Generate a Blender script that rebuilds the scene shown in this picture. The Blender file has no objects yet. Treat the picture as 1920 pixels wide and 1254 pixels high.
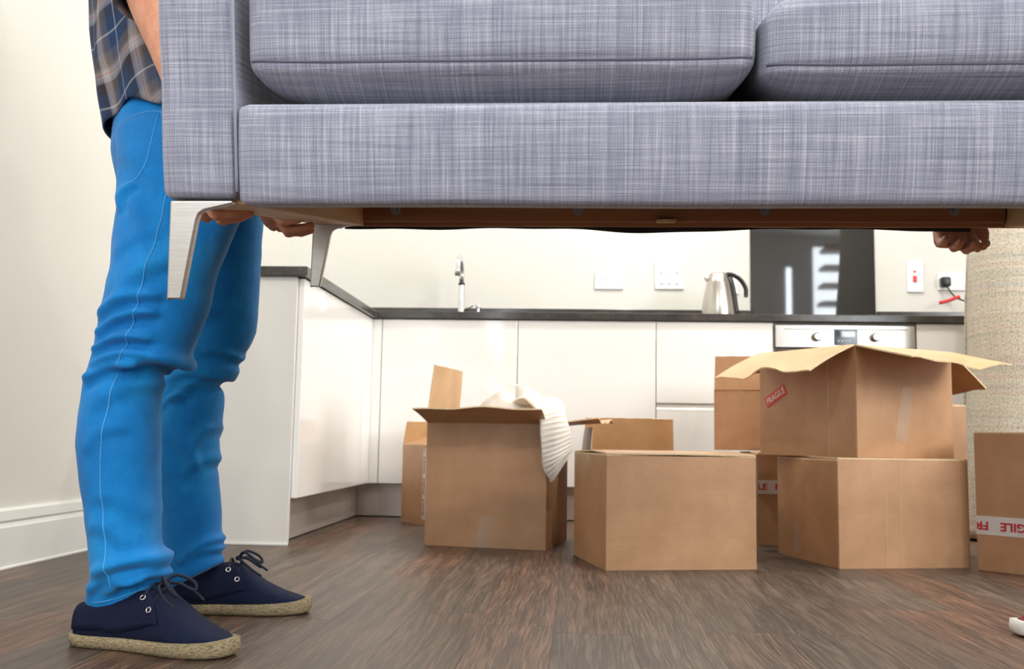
import bpy, bmesh, math, random
import numpy as np
from mathutils import Vector, Matrix, Euler
from mathutils.bvhtree import BVHTree
random.seed(7); rng = np.random.default_rng(7)
S = bpy.context.scene
COL = S.collection
R = math.radians

# ------------------------------------------------------------------ camera, world, lights, exposure
CAM = Vector((0.8948, -4.233, 0.3535))
YAW, PITCH, ROLL = 0.0658, 0.1056, 0.0168
_f = Vector((-math.sin(YAW)*math.cos(PITCH), math.cos(YAW)*math.cos(PITCH), math.sin(PITCH)))
_r = Vector((math.cos(YAW), math.sin(YAW), 0)); _u = _r.cross(_f)
_r2 = math.cos(ROLL)*_r + math.sin(ROLL)*_u; _u2 = -math.sin(ROLL)*_r + math.cos(ROLL)*_u
cam = bpy.data.cameras.new('camera'); cam.sensor_width = 36; cam.lens = 1828.3/1920*36
cam.clip_start = .05
camo = bpy.data.objects.new('camera', cam); COL.objects.link(camo)
mw = Matrix((_r2, _u2, -_f)).transposed().to_4x4(); mw.translation = CAM
camo.matrix_world = mw
cam.dof.use_dof = True; cam.dof.focus_distance = 1.45; cam.dof.aperture_fstop = 9.0
S.camera = camo

S.view_settings.view_transform = 'Standard'; S.view_settings.look = 'None'
S.view_settings.gamma = 1; S.view_settings.use_curve_mapping = False
S.view_settings.exposure = 0.2
S.cycles.use_denoising = True
S.cycles.max_bounces = 6; S.cycles.diffuse_bounces = 4; S.cycles.glossy_bounces = 3; S.cycles.caustics_reflective = False
S.cycles.use_adaptive_sampling = True; S.cycles.adaptive_threshold = .05

W = bpy.data.worlds.new('world'); S.world = W; W.use_nodes = True
bg = W.node_tree.nodes['Background']; bg.inputs[0].default_value = (.80, .90, 1.0, 1); bg.inputs[1].default_value = 1.6

def area(name, loc, rot, sx, sy, power, color=(1, 1, 1), shape='RECTANGLE'):
    l = bpy.data.lights.new(name, 'AREA'); l.shape = shape; l.size = sx; l.size_y = sy
    l.energy = power; l.color = color
    o = bpy.data.objects.new(name, l); COL.objects.link(o); o.location = loc; o.rotation_euler = rot
    return o
# room extents (metres); daylight enters through the windows in the front and right walls
XL, XR, YB, YF, ZC = -.567, 4.6, .58, -6.0, 2.75
P_FRONT, P_RIGHT, P_STAIR, P_DOWN = 58, 165, 50, 16.0
area('daylight_patio', (.02, YF-.06, 1.60), (R(90), 0, 0), 1.0, 2.0, P_FRONT, (.88, .94, 1.0))
area('daylight_right', (XR+.06, -3.5, 1.90), (R(90), 0, R(90)), 2.3, 1.4, P_RIGHT, (1.0, .99, .98))
area('daylight_slit', (3.36, YF-.06, 1.6), (R(90), 0, 0), .14, 1.6, 14.0, (.85, .93, 1))
area('daylight_stair', (3.88, YF-.06, 1.7), (R(90), 0, 0), .56, 2.0, P_STAIR, (.88, .95, 1))

# ------------------------------------------------------------------ helpers
def lin(c):
    if isinstance(c, str):
        c = [int(c[i:i+2], 16)/255 for i in (0, 2, 4)]
    return tuple((x/12.92 if x <= .04045 else ((x+.055)/1.055)**2.4) for x in c[:3]) + (1,)

class NT:
    def __init__(s, name):
        s.m = bpy.data.materials.new(name); s.m.use_nodes = True
        s.n = s.m.node_tree.nodes; s.l = s.m.node_tree.links; s.b = s.n['Principled BSDF']
    def node(s, t, **k):
        n = s.n.new(t)
        for a, v in k.items(): setattr(n, a, v)
        return n
    def link(s, a, b): s.l.new(a, b)
    def coord(s, kind='Object', scale=(1, 1, 1), rot=(0, 0, 0)):
        t = s.node('ShaderNodeTexCoord'); m = s.node('ShaderNodeMapping')
        m.inputs['Scale'].default_value = scale; m.inputs['Rotation'].default_value = rot
        s.link(t.outputs[kind], m.inputs['Vector']); return m.outputs[0]
    def noise(s, vec, scale=1, detail=3, rough=.55):
        n = s.node('ShaderNodeTexNoise'); n.inputs['Scale'].default_value = scale
        n.inputs['Detail'].default_value = detail; n.inputs['Roughness'].default_value = rough
        s.link(vec, n.inputs['Vector']); return n.outputs['Fac']
    def ramp(s, fac, stops, interp='LINEAR'):
        r = s.node('ShaderNodeValToRGB'); r.color_ramp.interpolation = interp
        e = r.color_ramp.elements
        while len(e) < len(stops): e.new(.5)
        for i, (p, c) in enumerate(stops):
            e[i].position = p; e[i].color = lin(c)
        s.link(fac, r.inputs[0]); return r.outputs[0]
    def math(s, op, a, b=None, c=None):
        n = s.node('ShaderNodeMath', operation=op)
        for i, v in enumerate((a, b, c)):
            if v is None: continue
            if isinstance(v, (int, float)): n.inputs[i].default_value = v
            else: s.link(v, n.inputs[i])
        return n.outputs[0]
    def mix(s, fac, a, b, blend='MIX'):
        n = s.node('ShaderNodeMix', data_type='RGBA', blend_type=blend)
        for sock, v in ((n.inputs[0], fac), (n.inputs[6], a), (n.inputs[7], b)):
            if isinstance(v, (int, float)): sock.default_value = v
            elif isinstance(v, (tuple, str)): sock.default_value = lin(v)
            else: s.link(v, sock)
        return n.outputs[2]
    def bump(s, h, strength=.3, dist=.002):
        n = s.node('ShaderNodeBump'); n.inputs['Strength'].default_value = strength
        n.inputs['Distance'].default_value = dist
        s.link(h, n.inputs['Height']); s.link(n.outputs[0], s.b.inputs['Normal'])
    def set(s, color=None, rough=.5, metal=0, spec=.5, coat=0, sheen=0):
        if color is not None:
            if isinstance(color, (str, tuple)): s.b.inputs['Base Color'].default_value = lin(color)
            else: s.link(color, s.b.inputs['Base Color'])
        s.b.inputs['Roughness'].default_value = rough; s.b.inputs['Metallic'].default_value = metal
        s.b.inputs['Specular IOR Level'].default_value = spec; s.b.inputs['Coat Weight'].default_value = coat
        s.b.inputs['Coat Roughness'].default_value = .05
        s.b.inputs['Sheen Weight'].default_value = sheen
        return s.m

def plain(name, c, rough=.5, metal=0, spec=.5, coat=0, var=.04, vs=6, bump=0, bs=200):
    t = NT(name); v = t.coord('Object')
    n = t.noise(v, vs, 3)
    c0 = [int(c[i:i+2], 16)/255 for i in (0, 2, 4)]
    lo = tuple(max(0, x*(1-var)) for x in c0); hi = tuple(min(1, x*(1+var)) for x in c0)
    col = t.ramp(n, [(.3, lo), (.7, hi)])
    if bump: t.bump(t.noise(v, bs, 2), bump, .001)
    return t.set(col, rough, metal, spec, coat)

def m_fabric(name, dark, mid, light, warm):
    t = NT(name); uvc = t.node('ShaderNodeTexCoord').outputs['UV']
    def mp(sx, sy):
        m = t.node('ShaderNodeMapping'); m.inputs['Scale'].default_value = (sx, sy, 1)
        t.link(uvc, m.inputs['Vector']); return m.outputs[0]
    warp = t.noise(mp(560, 9), 1, 2, .6); weft = t.noise(mp(9, 620), 1, 2, .6)
    warp2 = t.noise(mp(210, 5), 1, 2, .5); weft2 = t.noise(mp(4, 260), 1, 2, .5)
    fine = t.noise(mp(800, 800), 1, 1, .5)
    sp = t.node('ShaderNodeSeparateXYZ'); t.link(uvc, sp.inputs[0])
    twill = t.math('MULTIPLY_ADD', t.math('SINE', t.math('MULTIPLY', t.math('ADD', sp.outputs[0], t.math('MULTIPLY', sp.outputs[1], 1.3)), 2*math.pi/.0034)), .5, .5)
    a = t.math('ADD', t.math('MULTIPLY', warp, .9), t.math('MULTIPLY', weft, .9))
    a = t.math('ADD', a, t.math('MULTIPLY', warp2, .55)); a = t.math('ADD', a, t.math('MULTIPLY', weft2, .55))
    a = t.math('ADD', a, t.math('MULTIPLY', fine, .5)); a = t.math('ADD', a, t.math('MULTIPLY', twill, .22))
    a = t.math('DIVIDE', a, 3.6)
    col = t.ramp(a, [(.30, dark), (.485, mid), (.67, light)])
    col = t.mix(t.math('MULTIPLY', t.noise(mp(2.5, 3), 1, 2), .35), col, warm, 'MULTIPLY')
    t.bump(a, .55, .002)
    return t.set(col, .9, 0, .2, 0, .25)

def m_wood(name, c1, c2, along='y', sc=1.0, rough=.5):
    t = NT(name)
    s = {'y': (55, 3, 55), 'x': (3, 55, 55), 'z': (55, 55, 3)}[along]
    v = t.coord('Object', tuple(q*sc for q in s)); n = t.noise(v, 1, 4, .6)
    t.bump(n, .15, .001)
    return t.set(t.ramp(n, [(.3, c1), (.7, c2)]), rough)

def m_floor():
    t = NT('floor_plank_wood')
    g = t.node('ShaderNodeNewGeometry'); oi = t.node('ShaderNodeObjectInfo')
    cmb = t.node('ShaderNodeCombineXYZ')
    t.link(t.math('MULTIPLY', oi.outputs['Random'], 37.0), cmb.inputs[0])
    t.link(t.math('MULTIPLY', oi.outputs['Random'], 91.0), cmb.inputs[1])
    add = t.node('ShaderNodeVectorMath', operation='ADD')
    t.link(g.outputs['Position'], add.inputs[0]); t.link(cmb.outputs[0], add.inputs[1])
    def mp(sx, sy):
        m = t.node('ShaderNodeMapping'); m.inputs['Scale'].default_value = (sx, sy, 1)
        t.link(add.outputs[0], m.inputs['Vector']); return m.outputs[0]
    warpn = t.node('ShaderNodeTexNoise'); warpn.inputs['Scale'].default_value = 1.0
    t.link(mp(5, 1.6), warpn.inputs['Vector'])
    dist = t.node('ShaderNodeVectorMath', operation='MULTIPLY_ADD')
    t.link(warpn.outputs['Color'], dist.inputs[0]); dist.inputs[1].default_value = (.055, .0, 0); t.link(add.outputs[0], dist.inputs[2])
    def mp2(sx, sy):
        m = t.node('ShaderNodeMapping'); m.inputs['Scale'].default_value = (sx, sy, 1)
        t.link(dist.outputs[0], m.inputs['Vector']); return m.outputs[0]
    fine = t.noise(mp2(240, 6), 1, 3, .7); mid = t.noise(mp2(40, 1.8), 1, 3, .6); big = t.noise(mp(4, .8), 1, 2, .5)
    gr = t.math('ADD', t.math('MULTIPLY', fine, .66), t.math('MULTIPLY', mid, .34))
    col = t.ramp(gr, [(.37, '1F1713'), (.48, '4F4239'), (.60, '8C7B6E')])
    tint = t.ramp(oi.outputs['Random'], [(0, 'A39D95'), (.30, 'D2CBC3'), (.5, 'D8BCA8'), (.62, 'AEA69E'), (.82, 'EEC2A4'), (1, 'FFBC92')])
    col = t.mix(.85, col, tint, 'MULTIPLY')
    col = t.mix(t.math('MULTIPLY', big, .32), col, '6E6156')
    t.bump(gr, .5, .0015)
    t.set(col, .42, 0, .45)
    t.link(t.math('MULTIPLY_ADD', fine, .25, .30), t.b.inputs['Roughness'])
    return t.m

def m_card(name='cardboard', c1='B0855E', c2='C49870'):
    t = NT(name); v = t.coord('Object')
    n = t.noise(v, 9, 4, .6)
    w = t.node('ShaderNodeTexWave', wave_type='BANDS', bands_direction='Z'); w.inputs['Scale'].default_value = 62; w.inputs['Distortion'].default_value = .6
    t.link(v, w.inputs['Vector'])
    fib = t.noise(t.coord('Object', (300, 300, 90)), 1, 2)
    col = t.ramp(n, [(.3, c1), (.7, c2)])
    col = t.mix(t.math('MULTIPLY', fib, .22), col, '94683F')
    t.bump(t.math('ADD', w.outputs['Fac'], t.math('MULTIPLY', fib, .6)), .16, .0008)
    return t.set(col, .42, 0, .7)

def m_plaid():
    t = NT('plaid_shirt_cloth'); tc = t.node('ShaderNodeTexCoord'); sep = t.node('ShaderNodeSeparateXYZ')
    t.link(tc.outputs['UV'], sep.inputs[0])
    stops = [(0, '2E4568'), (.20, '2E4568'), (.22, 'C9C6C4'), (.245, '2E4568'), (.42, '31405C'), (.45, '3A3539'), (.58, '3A3539'),
             (.60, '8E8A92'), (.70, 'B9B2B4'), (.705, 'B45F3E'), (.73, 'B9B2B4'), (.80, '8A7B72'), (.84, '6F6660'), (.98, '5A5F6E')]
    def band(o, per, off):
        f = t.math('FRACT', t.math('ADD', t.math('DIVIDE', o, per), off))
        return t.ramp(f, stops)
    a = band(sep.outputs[0], .095, .1); b = band(sep.outputs[1], .11, .35)
    col = t.mix(.5, a, b)
    tw = t.noise(t.coord('UV', (900, 900, 1)), 1, 1)
    col = t.mix(.25, col, t.ramp(tw, [(.35, '555555'), (.65, 'FFFFFF')]), 'MULTIPLY')
    t.bump(tw, .2, .001)
    return t.set(col, .9, 0, .2)

def m_denim(name, c1, c2, c3):
    t = NT(name)
    a = t.noise(t.coord('Object'), 7, 4, .6); b = t.noise(t.coord('Object', (700, 700, 220)), 1, 2)
    col = t.ramp(t.math('ADD', t.math('MULTIPLY', a, .7), t.math('MULTIPLY', b, .3)), [(.3, c1), (.5, c2), (.72, c3)])
    t.bump(b, .18, .001)
    return t.set(col, .8, 0, .25, 0, .15)

def m_rug():
    t = NT('rug_weave'); tc = t.node('ShaderNodeTexCoord').outputs['UV']
    def mp(sx, sy):
        m = t.node('ShaderNodeMapping'); m.inputs['Scale'].default_value = (sx, sy, 1); t.link(tc, m.inputs['Vector']); return m.outputs[0]
    band = t.noise(mp(.6, 26), 1, 3, .6); sep = t.node('ShaderNodeSeparateXYZ'); t.link(mp(1, 1), sep.inputs[0])
    col = t.ramp(band, [(.30, 'B6B4AE'), (.42, 'C8C3B6'), (.5, 'D2CDC0'), (.58, 'CDC0B2'), (.70, 'BEC3BF')])
    wv = t.noise(mp(190, 120), 1, 1, .4); nz = t.noise(mp(320, 320), 1, 2); vt = t.noise(mp(170, 6), 1, 1)
    k = t.math('ADD', t.math('ADD', t.math('MULTIPLY', wv, .6), t.math('MULTIPLY', nz, .15)), t.math('MULTIPLY', vt, .25))
    col = t.mix(.5, col, t.ramp(k, [(.36, '5A564E'), (.48, 'D2CDC0'), (.62, 'FFFFFA')]), 'MULTIPLY')
    t.bump(k, .5, .003)
    return t.set(col, .95, 0, .1)

def m_knit():
    t = NT('cream_knit'); sep = t.node('ShaderNodeSeparateXYZ'); t.link(t.node('ShaderNodeTexCoord').outputs['UV'], sep.inputs[0])
    st = t.math('SINE', t.math('MULTIPLY', sep.outputs[0], 2*math.pi/.006))
    n = t.noise(t.coord('UV', (400, 400, 1)), 1, 2)
    h = t.math('ADD', t.math('MULTIPLY', st, .3), n)
    t.bump(h, .6, .003)
    return t.set(t.ramp(n, [(.3, 'E6DFD2'), (.7, 'F6F1E8')]), .95, 0, .1, 0, .3)

def m_pane():
    t = NT('window_glass'); tr = t.node('ShaderNodeBsdfTransparent'); gl = t.node('ShaderNodeBsdfGlossy'); gl.inputs['Roughness'].default_value = .02
    mx = t.node('ShaderNodeMixShader'); mx.inputs[0].default_value = .06
    t.link(tr.outputs[0], mx.inputs[1]); t.link(gl.outputs[0], mx.inputs[2])
    t.link(mx.outputs[0], t.n['Material Output'].inputs['Surface']); return t.m

def m_tape(name, c, alpha=.55):
    t = NT(name); t.set(c, .12, 0, .6); t.b.inputs['Alpha'].default_value = alpha; t.b.inputs['Coat Weight'].default_value = 1
    t.bump(t.noise(t.coord('Object', (60, 60, 60)), 1, 2), .2, .002); return t.m

def m_jute():
    t = NT('jute_sole'); v = t.coord('Object', (140, 140, 420)); n = t.noise(v, 1, 3, .7)
    t.bump(n, .9, .003)
    return t.set(t.ramp(n, [(.3, '6B5E48'), (.5, '9A8A6C'), (.72, 'B8A88A')]), .95, 0, .1)

def m_canvas(name, c1, c2):
    t = NT(name); k = t.noise(t.coord('Object', (520, 300, 520)), 1, 2, .6)
    t.bump(k, .5, .0015)
    return t.set(t.ramp(k, [(.3, c1), (.7, c2)]), .85, 0, .2)

def m_skin():
    t = NT('skin'); n = t.noise(t.coord('Object'), 40, 4, .6)
    t.bump(t.noise(t.coord('Object'), 600, 2), .12, .001)
    m = t.set(t.ramp(n, [(.3, 'B8795C'), (.7, 'CF9478')]), .5, 0, .4)
    return m

def m_granite():
    t = NT('worktop_stone'); n = t.noise(t.coord('Object'), 260, 2, .7); b = t.noise(t.coord('Object'), 12, 3)
    col = t.ramp(t.math('ADD', t.math('MULTIPLY', n, .6), t.math('MULTIPLY', b, .4)), [(.35, '2A2826'), (.55, '45413D'), (.72, '6A645E')])
    return t.set(col, .16, 0, .5)

def m_brushed(name, c, rough=.3):
    t = NT(name); n = t.noise(t.coord('Object', (20, 20, 600)), 1, 2)
    t.bump(n, .05, .0005)
    return t.set(t.ramp(n, [(.3, tuple(x*.93 for x in lin_s(c))), (.7, c)]), rough, 1)
def lin_s(c): return tuple(int(c[i:i+2], 16)/255 for i in (0, 2, 4))

MT = dict(
    wall=plain('wall_paint', 'DFDDD5', .85, var=.008, vs=2, bump=.03, bs=300),
    ceil=plain('ceiling_paint', 'E6E4DE', .9, var=.01, vs=2),
    trim=plain('white_trim_paint', 'E8E7E2', .35, var=.01),
    gloss=plain('gloss_white_lacquer', 'F8F7F3', .07, var=.006, vs=2, spec=.5),
    panel=plain('white_end_panel', 'E6E2DB', .45, var=.01, vs=2),
    carcass=plain('white_melamine', 'E2E0DA', .5, var=.01),
    plinth=plain('satin_metal_plinth', 'CFC7C0', .2, metal=.35, var=.02),
    stone=m_granite(), floor=m_floor(),
    glassblk=plain('black_glass', '2B2B2C', .035, var=.04, vs=3, spec=.8),
    chrome=plain('chrome', 'E6E6E6', .06, metal=1, var=.01),
    steel=m_brushed('brushed_steel', 'C9C4BC', .25),
    alu=m_brushed('cast_aluminium', 'C8C3BE', .38),
    blackpl=plain('black_plastic', '17171A', .35, var=.05),
    whitepl=plain('white_plastic', 'F0F0EE', .3, var=.005),
    greypl=plain('grey_plastic', 'AFAFAF', .4, var=.01),
    redpl=plain('red_plastic', 'D8221C', .3, var=.03),
    bolt=plain('zinc_bolt', '8E9090', .35, metal=1, var=.05),
    fab=m_fabric('sofa_fabric', '464654', '8C8D9F', 'D2D2DA', 'DEDADA'),
    pipe=plain('seam_thread', '5B5A6B', .9, var=.05),
    beech=m_wood('pale_frame_timber', 'C49A6C', 'DDB98C', 'y', .6, .6),
    pine=m_wood('brown_frame_timber', '8E5A36', 'A9734A', 'x', .6, .55),
    dust=plain('black_lining_cloth', '1C1815', .9, var=.1, bump=.3, bs=300),
    card=m_card(), cardin=m_card('cardboard_inner', 'C59B6C', 'D9B284'), cardedge=plain('cardboard_cut_edge', 'E2C9A2', .8, var=.08, vs=120),
    tape=m_tape('clear_packing_tape', 'E3D2BF', .16), wtape=plain('white_printed_tape', 'D9D4D2', .3, var=.03),
    redink=plain('red_print', 'C3202C', .45, var=.05), whiteink=plain('white_print', 'F4EAE6', .5, var=.02), redst=plain('red_sticker', 'C9332E', .4, var=.04),
    skin=m_skin(), jeans=m_denim('blue_denim', '0566AA', '0679C2', '1F92D4'), seam=plain('denim_stitch', '4FA3DA', .8, var=.1),
    plaid=m_plaid(), navy=m_canvas('navy_canvas', '0E1428', '1B2340'), navy2=m_canvas('navy_suede', '10152A', '171E38'),
    lace=plain('navy_lace', '12172B', .8, var=.1, bump=.4, bs=900), jute=m_jute(), eyelet=plain('silver_eyelet', 'D4CFC8', .25, metal=1),
    hair=plain('brown_hair', '3A281C', .6, var=.2, vs=120), denim2=m_denim('grey_denim', '3C4149', '4B515A', '5E656E'),
    tee=plain('plum_cotton', '5A3040', .9, var=.05, bump=.2, bs=400), redcanvas=m_canvas('dark_red_canvas', '6E2430', '8A3A44'), rubber=plain('white_rubber', 'E4E2DA', .45, var=.03),
    knit=m_knit(), rug=m_rug(), pane=m_pane(), screen=plain('dark_display', '1A2230', .08, var=.05), eye=plain('eye_white', 'F2F0EC', .2),
    frame=plain('window_frame_grey', '55585C', .4, var=.03), oak=m_wood('stair_oak', '6A4A30', '8C6844', 'x', .5, .5),
    lampglow=None)
_t = NT('downlight_glow'); _t.set('FFFFFF', .4); _t.b.inputs['Emission Color'].default_value = (1, .95, .86, 1); _t.b.inputs['Emission Strength'].default_value = 12
MT['lampglow'] = _t.m

def wm(o):
    if o.parent is None: return o.matrix_basis.copy()
    return wm(o.parent) @ o.matrix_parent_inverse @ o.matrix_basis
def put(o, parent, world):
    COL.objects.link(o)
    if parent is not None:
        o.parent = parent
        if world: o.matrix_parent_inverse = wm(parent).inverted()
    return o
def tag(o, label=None, cat=None, group=None, kind=None):
    for k, v in (('label', label), ('category', cat), ('group', group), ('kind', kind)):
        if v: o[k] = v
    return o
def thing(name, label, cat, loc=(0, 0, 0), rot=(0, 0, 0), group=None):
    o = bpy.data.objects.new(name, None); o.empty_display_size = .05
    COL.objects.link(o); o.location = loc; o.rotation_euler = rot
    return tag(o, label, cat, group)
def box_uv(me):
    n = len(me.loops); uv = me.uv_layers.new(name='UVMap')
    co = np.empty(len(me.vertices)*3); me.vertices.foreach_get('co', co); co = co.reshape(-1, 3)
    vi = np.empty(n, dtype=np.int64); me.loops.foreach_get('vertex_index', vi)
    out = np.zeros((n, 2))
    for p in me.polygons:
        a = int(np.argmax(np.abs(p.normal))); s = slice(p.loop_start, p.loop_start+p.loop_total)
        c = co[vi[s]]; ax = ((1, 2), (0, 2), (0, 1))[a]; out[s] = c[:, ax]
    uv.data.foreach_set('uv', out.ravel())
def mk(name, V, F, mat, parent=None, world=True, smooth=True, uv=None, sharp=None):
    me = bpy.data.meshes.new(name); me.from_pydata([tuple(map(float, v)) for v in V], [], [tuple(map(int, f)) for f in F]); me.update()
    if uv == 'box': box_uv(me)
    elif uv is not None:
        l = me.uv_layers.new(name='UVMap'); U = np.asarray(uv, float)
        vi = np.empty(len(me.loops), dtype=np.int64); me.loops.foreach_get('vertex_index', vi)
        l.data.foreach_set('uv', U[vi].ravel())
    if smooth: me.polygons.foreach_set('use_smooth', [True]*len(me.polygons))
    if smooth and sharp:
        try: me.set_sharp_from_angle(angle=R(sharp))
        except Exception: pass
    me.materials.append(mat)
    return put(bpy.data.objects.new(name, me), parent, world)
def from_bm(name, bm, mat, parent=None, world=True, smooth=True, sharp=35, uv=None):
    bm.normal_update()
    me = bpy.data.meshes.new(name); bm.to_mesh(me); bm.free()
    if uv == 'box': box_uv(me)
    if smooth:
        me.polygons.foreach_set('use_smooth', [True]*len(me.polygons)); me.set_sharp_from_angle(angle=R(sharp))
    for m in (mat if isinstance(mat, (list, tuple)) else [mat]): me.materials.append(m)
    return put(bpy.data.objects.new(name, me), parent, world)
def bbox(name, x0, x1, y0, y1, z0, z1, mat, parent=None, bev=.002, world=True, seg=2, uv=None):
    bm = bmesh.new(); bmesh.ops.create_cube(bm, size=1)
    for v in bm.verts: v.co = ((x0+x1)/2+v.co.x*(x1-x0), (y0+y1)/2+v.co.y*(y1-y0), (z0+z1)/2+v.co.z*(z1-z0))
    if bev: bmesh.ops.bevel(bm, geom=bm.edges[:], offset=bev, segments=seg, affect='EDGES', profile=.5)
    return from_bm(name, bm, mat, parent, world, uv=uv, sharp=18)
def prism(name, pts, axis, a0, a1, mat, parent=None, bev=0, world=True, seg=2):
    """polygon pts extruded along axis from a0 to a1 (pts are the two other coordinates in order)"""
    bm = bmesh.new()
    def p3(p, a):
        return {'x': (a, p[0], p[1]), 'y': (p[0], a, p[1]), 'z': (p[0], p[1], a)}[axis]
    lo = [bm.verts.new(p3(p, a0)) for p in pts]; hi = [bm.verts.new(p3(p, a1)) for p in pts]
    n = len(pts); bm.faces.new(lo[::-1]); bm.faces.new(hi)
    for i in range(n): bm.faces.new((lo[i], lo[(i+1) % n], hi[(i+1) % n], hi[i]))
    bmesh.ops.recalc_face_normals(bm, faces=bm.faces[:])
    if bev: bmesh.ops.bevel(bm, geom=[e for e in bm.edges], offset=bev, segments=seg, affect='EDGES', profile=.5)
    return from_bm(name, bm, mat, parent, world, sharp=18)
def rbox(name, size, r, n, mat, parent=None, fn=None, world=False, uv='box'):
    """densely meshed rounded box, origin at its lower corner; fn deforms the vertex array"""
    bm = bmesh.new(); bmesh.ops.create_cube(bm, size=2)
    V = []; F = []
    idx = {}
    def vert(p):
        k = tuple(np.round(p, 6))
        if k not in idx: idx[k] = len(V); V.append(p)
        return idx[k]
    bm.free()
    for ax in range(3):
        o = [(ax+1) % 3, (ax+2) % 3]
        for sgn in (-1, 1):
            A = np.linspace(-1, 1, n[o[0]]+1); B = np.linspace(-1, 1, n[o[1]]+1)
            for i in range(n[o[0]]):
                for j in range(n[o[1]]):
                    q = []
                    for (a, b) in ((A[i], B[j]), (A[i+1], B[j]), (A[i+1], B[j+1]), (A[i], B[j+1])):
                        p = np.zeros(3); p[ax] = sgn; p[o[0]] = a; p[o[1]] = b; q.append(vert(p))
                    F.append(q if sgn > 0 else q[::-1])
    V = np.array(V); h = np.array(size)/2
    P = V*h; C = np.clip(P, -(h-r), h-r); D = P-C
    ln = np.linalg.norm(D, axis=1, keepdims=True); ln[ln == 0] = 1
    P = C + D/ln*np.minimum(r, 1e9)*(np.max(np.abs(D), axis=1, keepdims=True) > 1e-9)
    if fn is not None: P = fn(P, h)
    P = P + h
    return mk(name, P, F, mat, parent, world, True, uv)
def tube(name, pts, rad, mat, parent=None, seg=10, world=True, cap=True, uv=False):
    V, F = tube_vf(pts, rad, seg, cap); return mk(name, V, F, mat, parent, world, True)
def tube_vf(pts, rad, seg=10, cap=True):
    P = [Vector(p) for p in pts]; n = len(P); rad = [rad]*n if isinstance(rad, (int, float)) else rad
    V = []; F = []; up = None
    for i in range(n):
        t = (P[min(i+1, n-1)]-P[max(i-1, 0)]).normalized()
        if up is None:
            up = t.orthogonal().normalized()
        up = (up - t*up.dot(t)).normalized(); b = t.cross(up)
        for k in range(seg):
            a = 2*math.pi*k/seg; V.append(P[i]+(up*math.cos(a)+b*math.sin(a))*rad[i])
    for i in range(n-1):
        for k in range(seg):
            a, b = i*seg+k, i*seg+(k+1) % seg; F.append((a, b, b+seg, a+seg))
    if cap:
        F.append(tuple(range(seg))[::-1]); F.append(tuple(range((n-1)*seg, n*seg)))
    return V, F
def lathe(name, prof, mat, parent=None, loc=(0, 0, 0), seg=40, world=True, rot=None):
    V = []; F = []; n = len(prof); M = (rot or Matrix.Identity(3))
    for r_, z in prof:
        for k in range(seg):
            a = 2*math.pi*k/seg; V.append(M @ Vector((r_*math.cos(a), r_*math.sin(a), z)) + Vector(loc))
    for i in range(n-1):
        for k in range(seg):
            a, b = i*seg+k, i*seg+(k+1) % seg; F.append((a, b, b+seg, a+seg))
    F.append(tuple(range(seg))[::-1]); F.append(tuple(range((n-1)*seg, n*seg)))
    return mk(name, V, F, mat, parent, world, True, sharp=40)
def smooth_path(pts, n=8):
    P = [np.array(p, float) for p in pts]; P = [2*P[0]-P[1]]+P+[2*P[-1]-P[-2]]; out = []
    for i in range(1, len(P)-2):
        for k in range(n):
            t = k/n; a, b, c, d = P[i-1:i+3]
            out.append(.5*((2*b)+(c-a)*t+(2*a-5*b+4*c-d)*t*t+(3*b-a-3*c+d)*t**3))
    out.append(P[-2]); return out
def text_mesh(body, size, bold=.012):
    cu = bpy.data.curves.new('txt', 'FONT'); cu.body = body; cu.size = size; cu.align_x = 'CENTER'; cu.align_y = 'CENTER'
    cu.offset = bold*size; cu.extrude = .0002; cu.resolution_u = 3
    o = bpy.data.objects.new('txt', cu); COL.objects.link(o)
    dg = bpy.context.evaluated_depsgraph_get(); me = bpy.data.meshes.new_from_object(o.evaluated_get(dg))
    bpy.data.objects.remove(o); return me
def lettering(body, size, M, mat, parent, sx=1.0, bold=.012):
    me = text_mesh(body, size, bold); me.transform(Matrix.Diagonal((sx, 1, 1, 1))); me.transform(M)
    me.materials.clear(); me.materials.append(mat)
    o = bpy.data.objects.new('lettering', me); return put(o, parent, False)
def remesh(VFs, voxel, smooth=2):
    V = []; F = []
    for v, f in VFs:
        k = len(V); V += [tuple(map(float, p)) for p in v]; F += [tuple(int(i)+k for i in q) for q in f]
    me = bpy.data.meshes.new('tmp'); me.from_pydata(V, [], F); me.update()
    o = bpy.data.objects.new('tmp', me); COL.objects.link(o)
    m = o.modifiers.new('r', 'REMESH'); m.mode = 'VOXEL'; m.voxel_size = voxel; m.use_smooth_shade = True
    if smooth:
        s = o.modifiers.new('s', 'SMOOTH'); s.iterations = smooth; s.factor = .5
    dg = bpy.context.evaluated_depsgraph_get(); out = bpy.data.meshes.new_from_object(o.evaluated_get(dg))
    bpy.data.objects.remove(o); return out
def get_vn(me):
    n = len(me.vertices); co = np.empty(n*3); me.vertices.foreach_get('co', co)
    no = np.empty(n*3); me.vertex_normals.foreach_get('vector', no)
    return co.reshape(-1, 3), no.reshape(-1, 3)
def obj_from_mesh(name, me, mat, parent=None, world=True):
    me.name = name; me.materials.clear(); me.materials.append(mat)
    me.polygons.foreach_set('use_smooth', [True]*len(me.polygons))
    return put(bpy.data.objects.new(name, me), parent, world)
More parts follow.
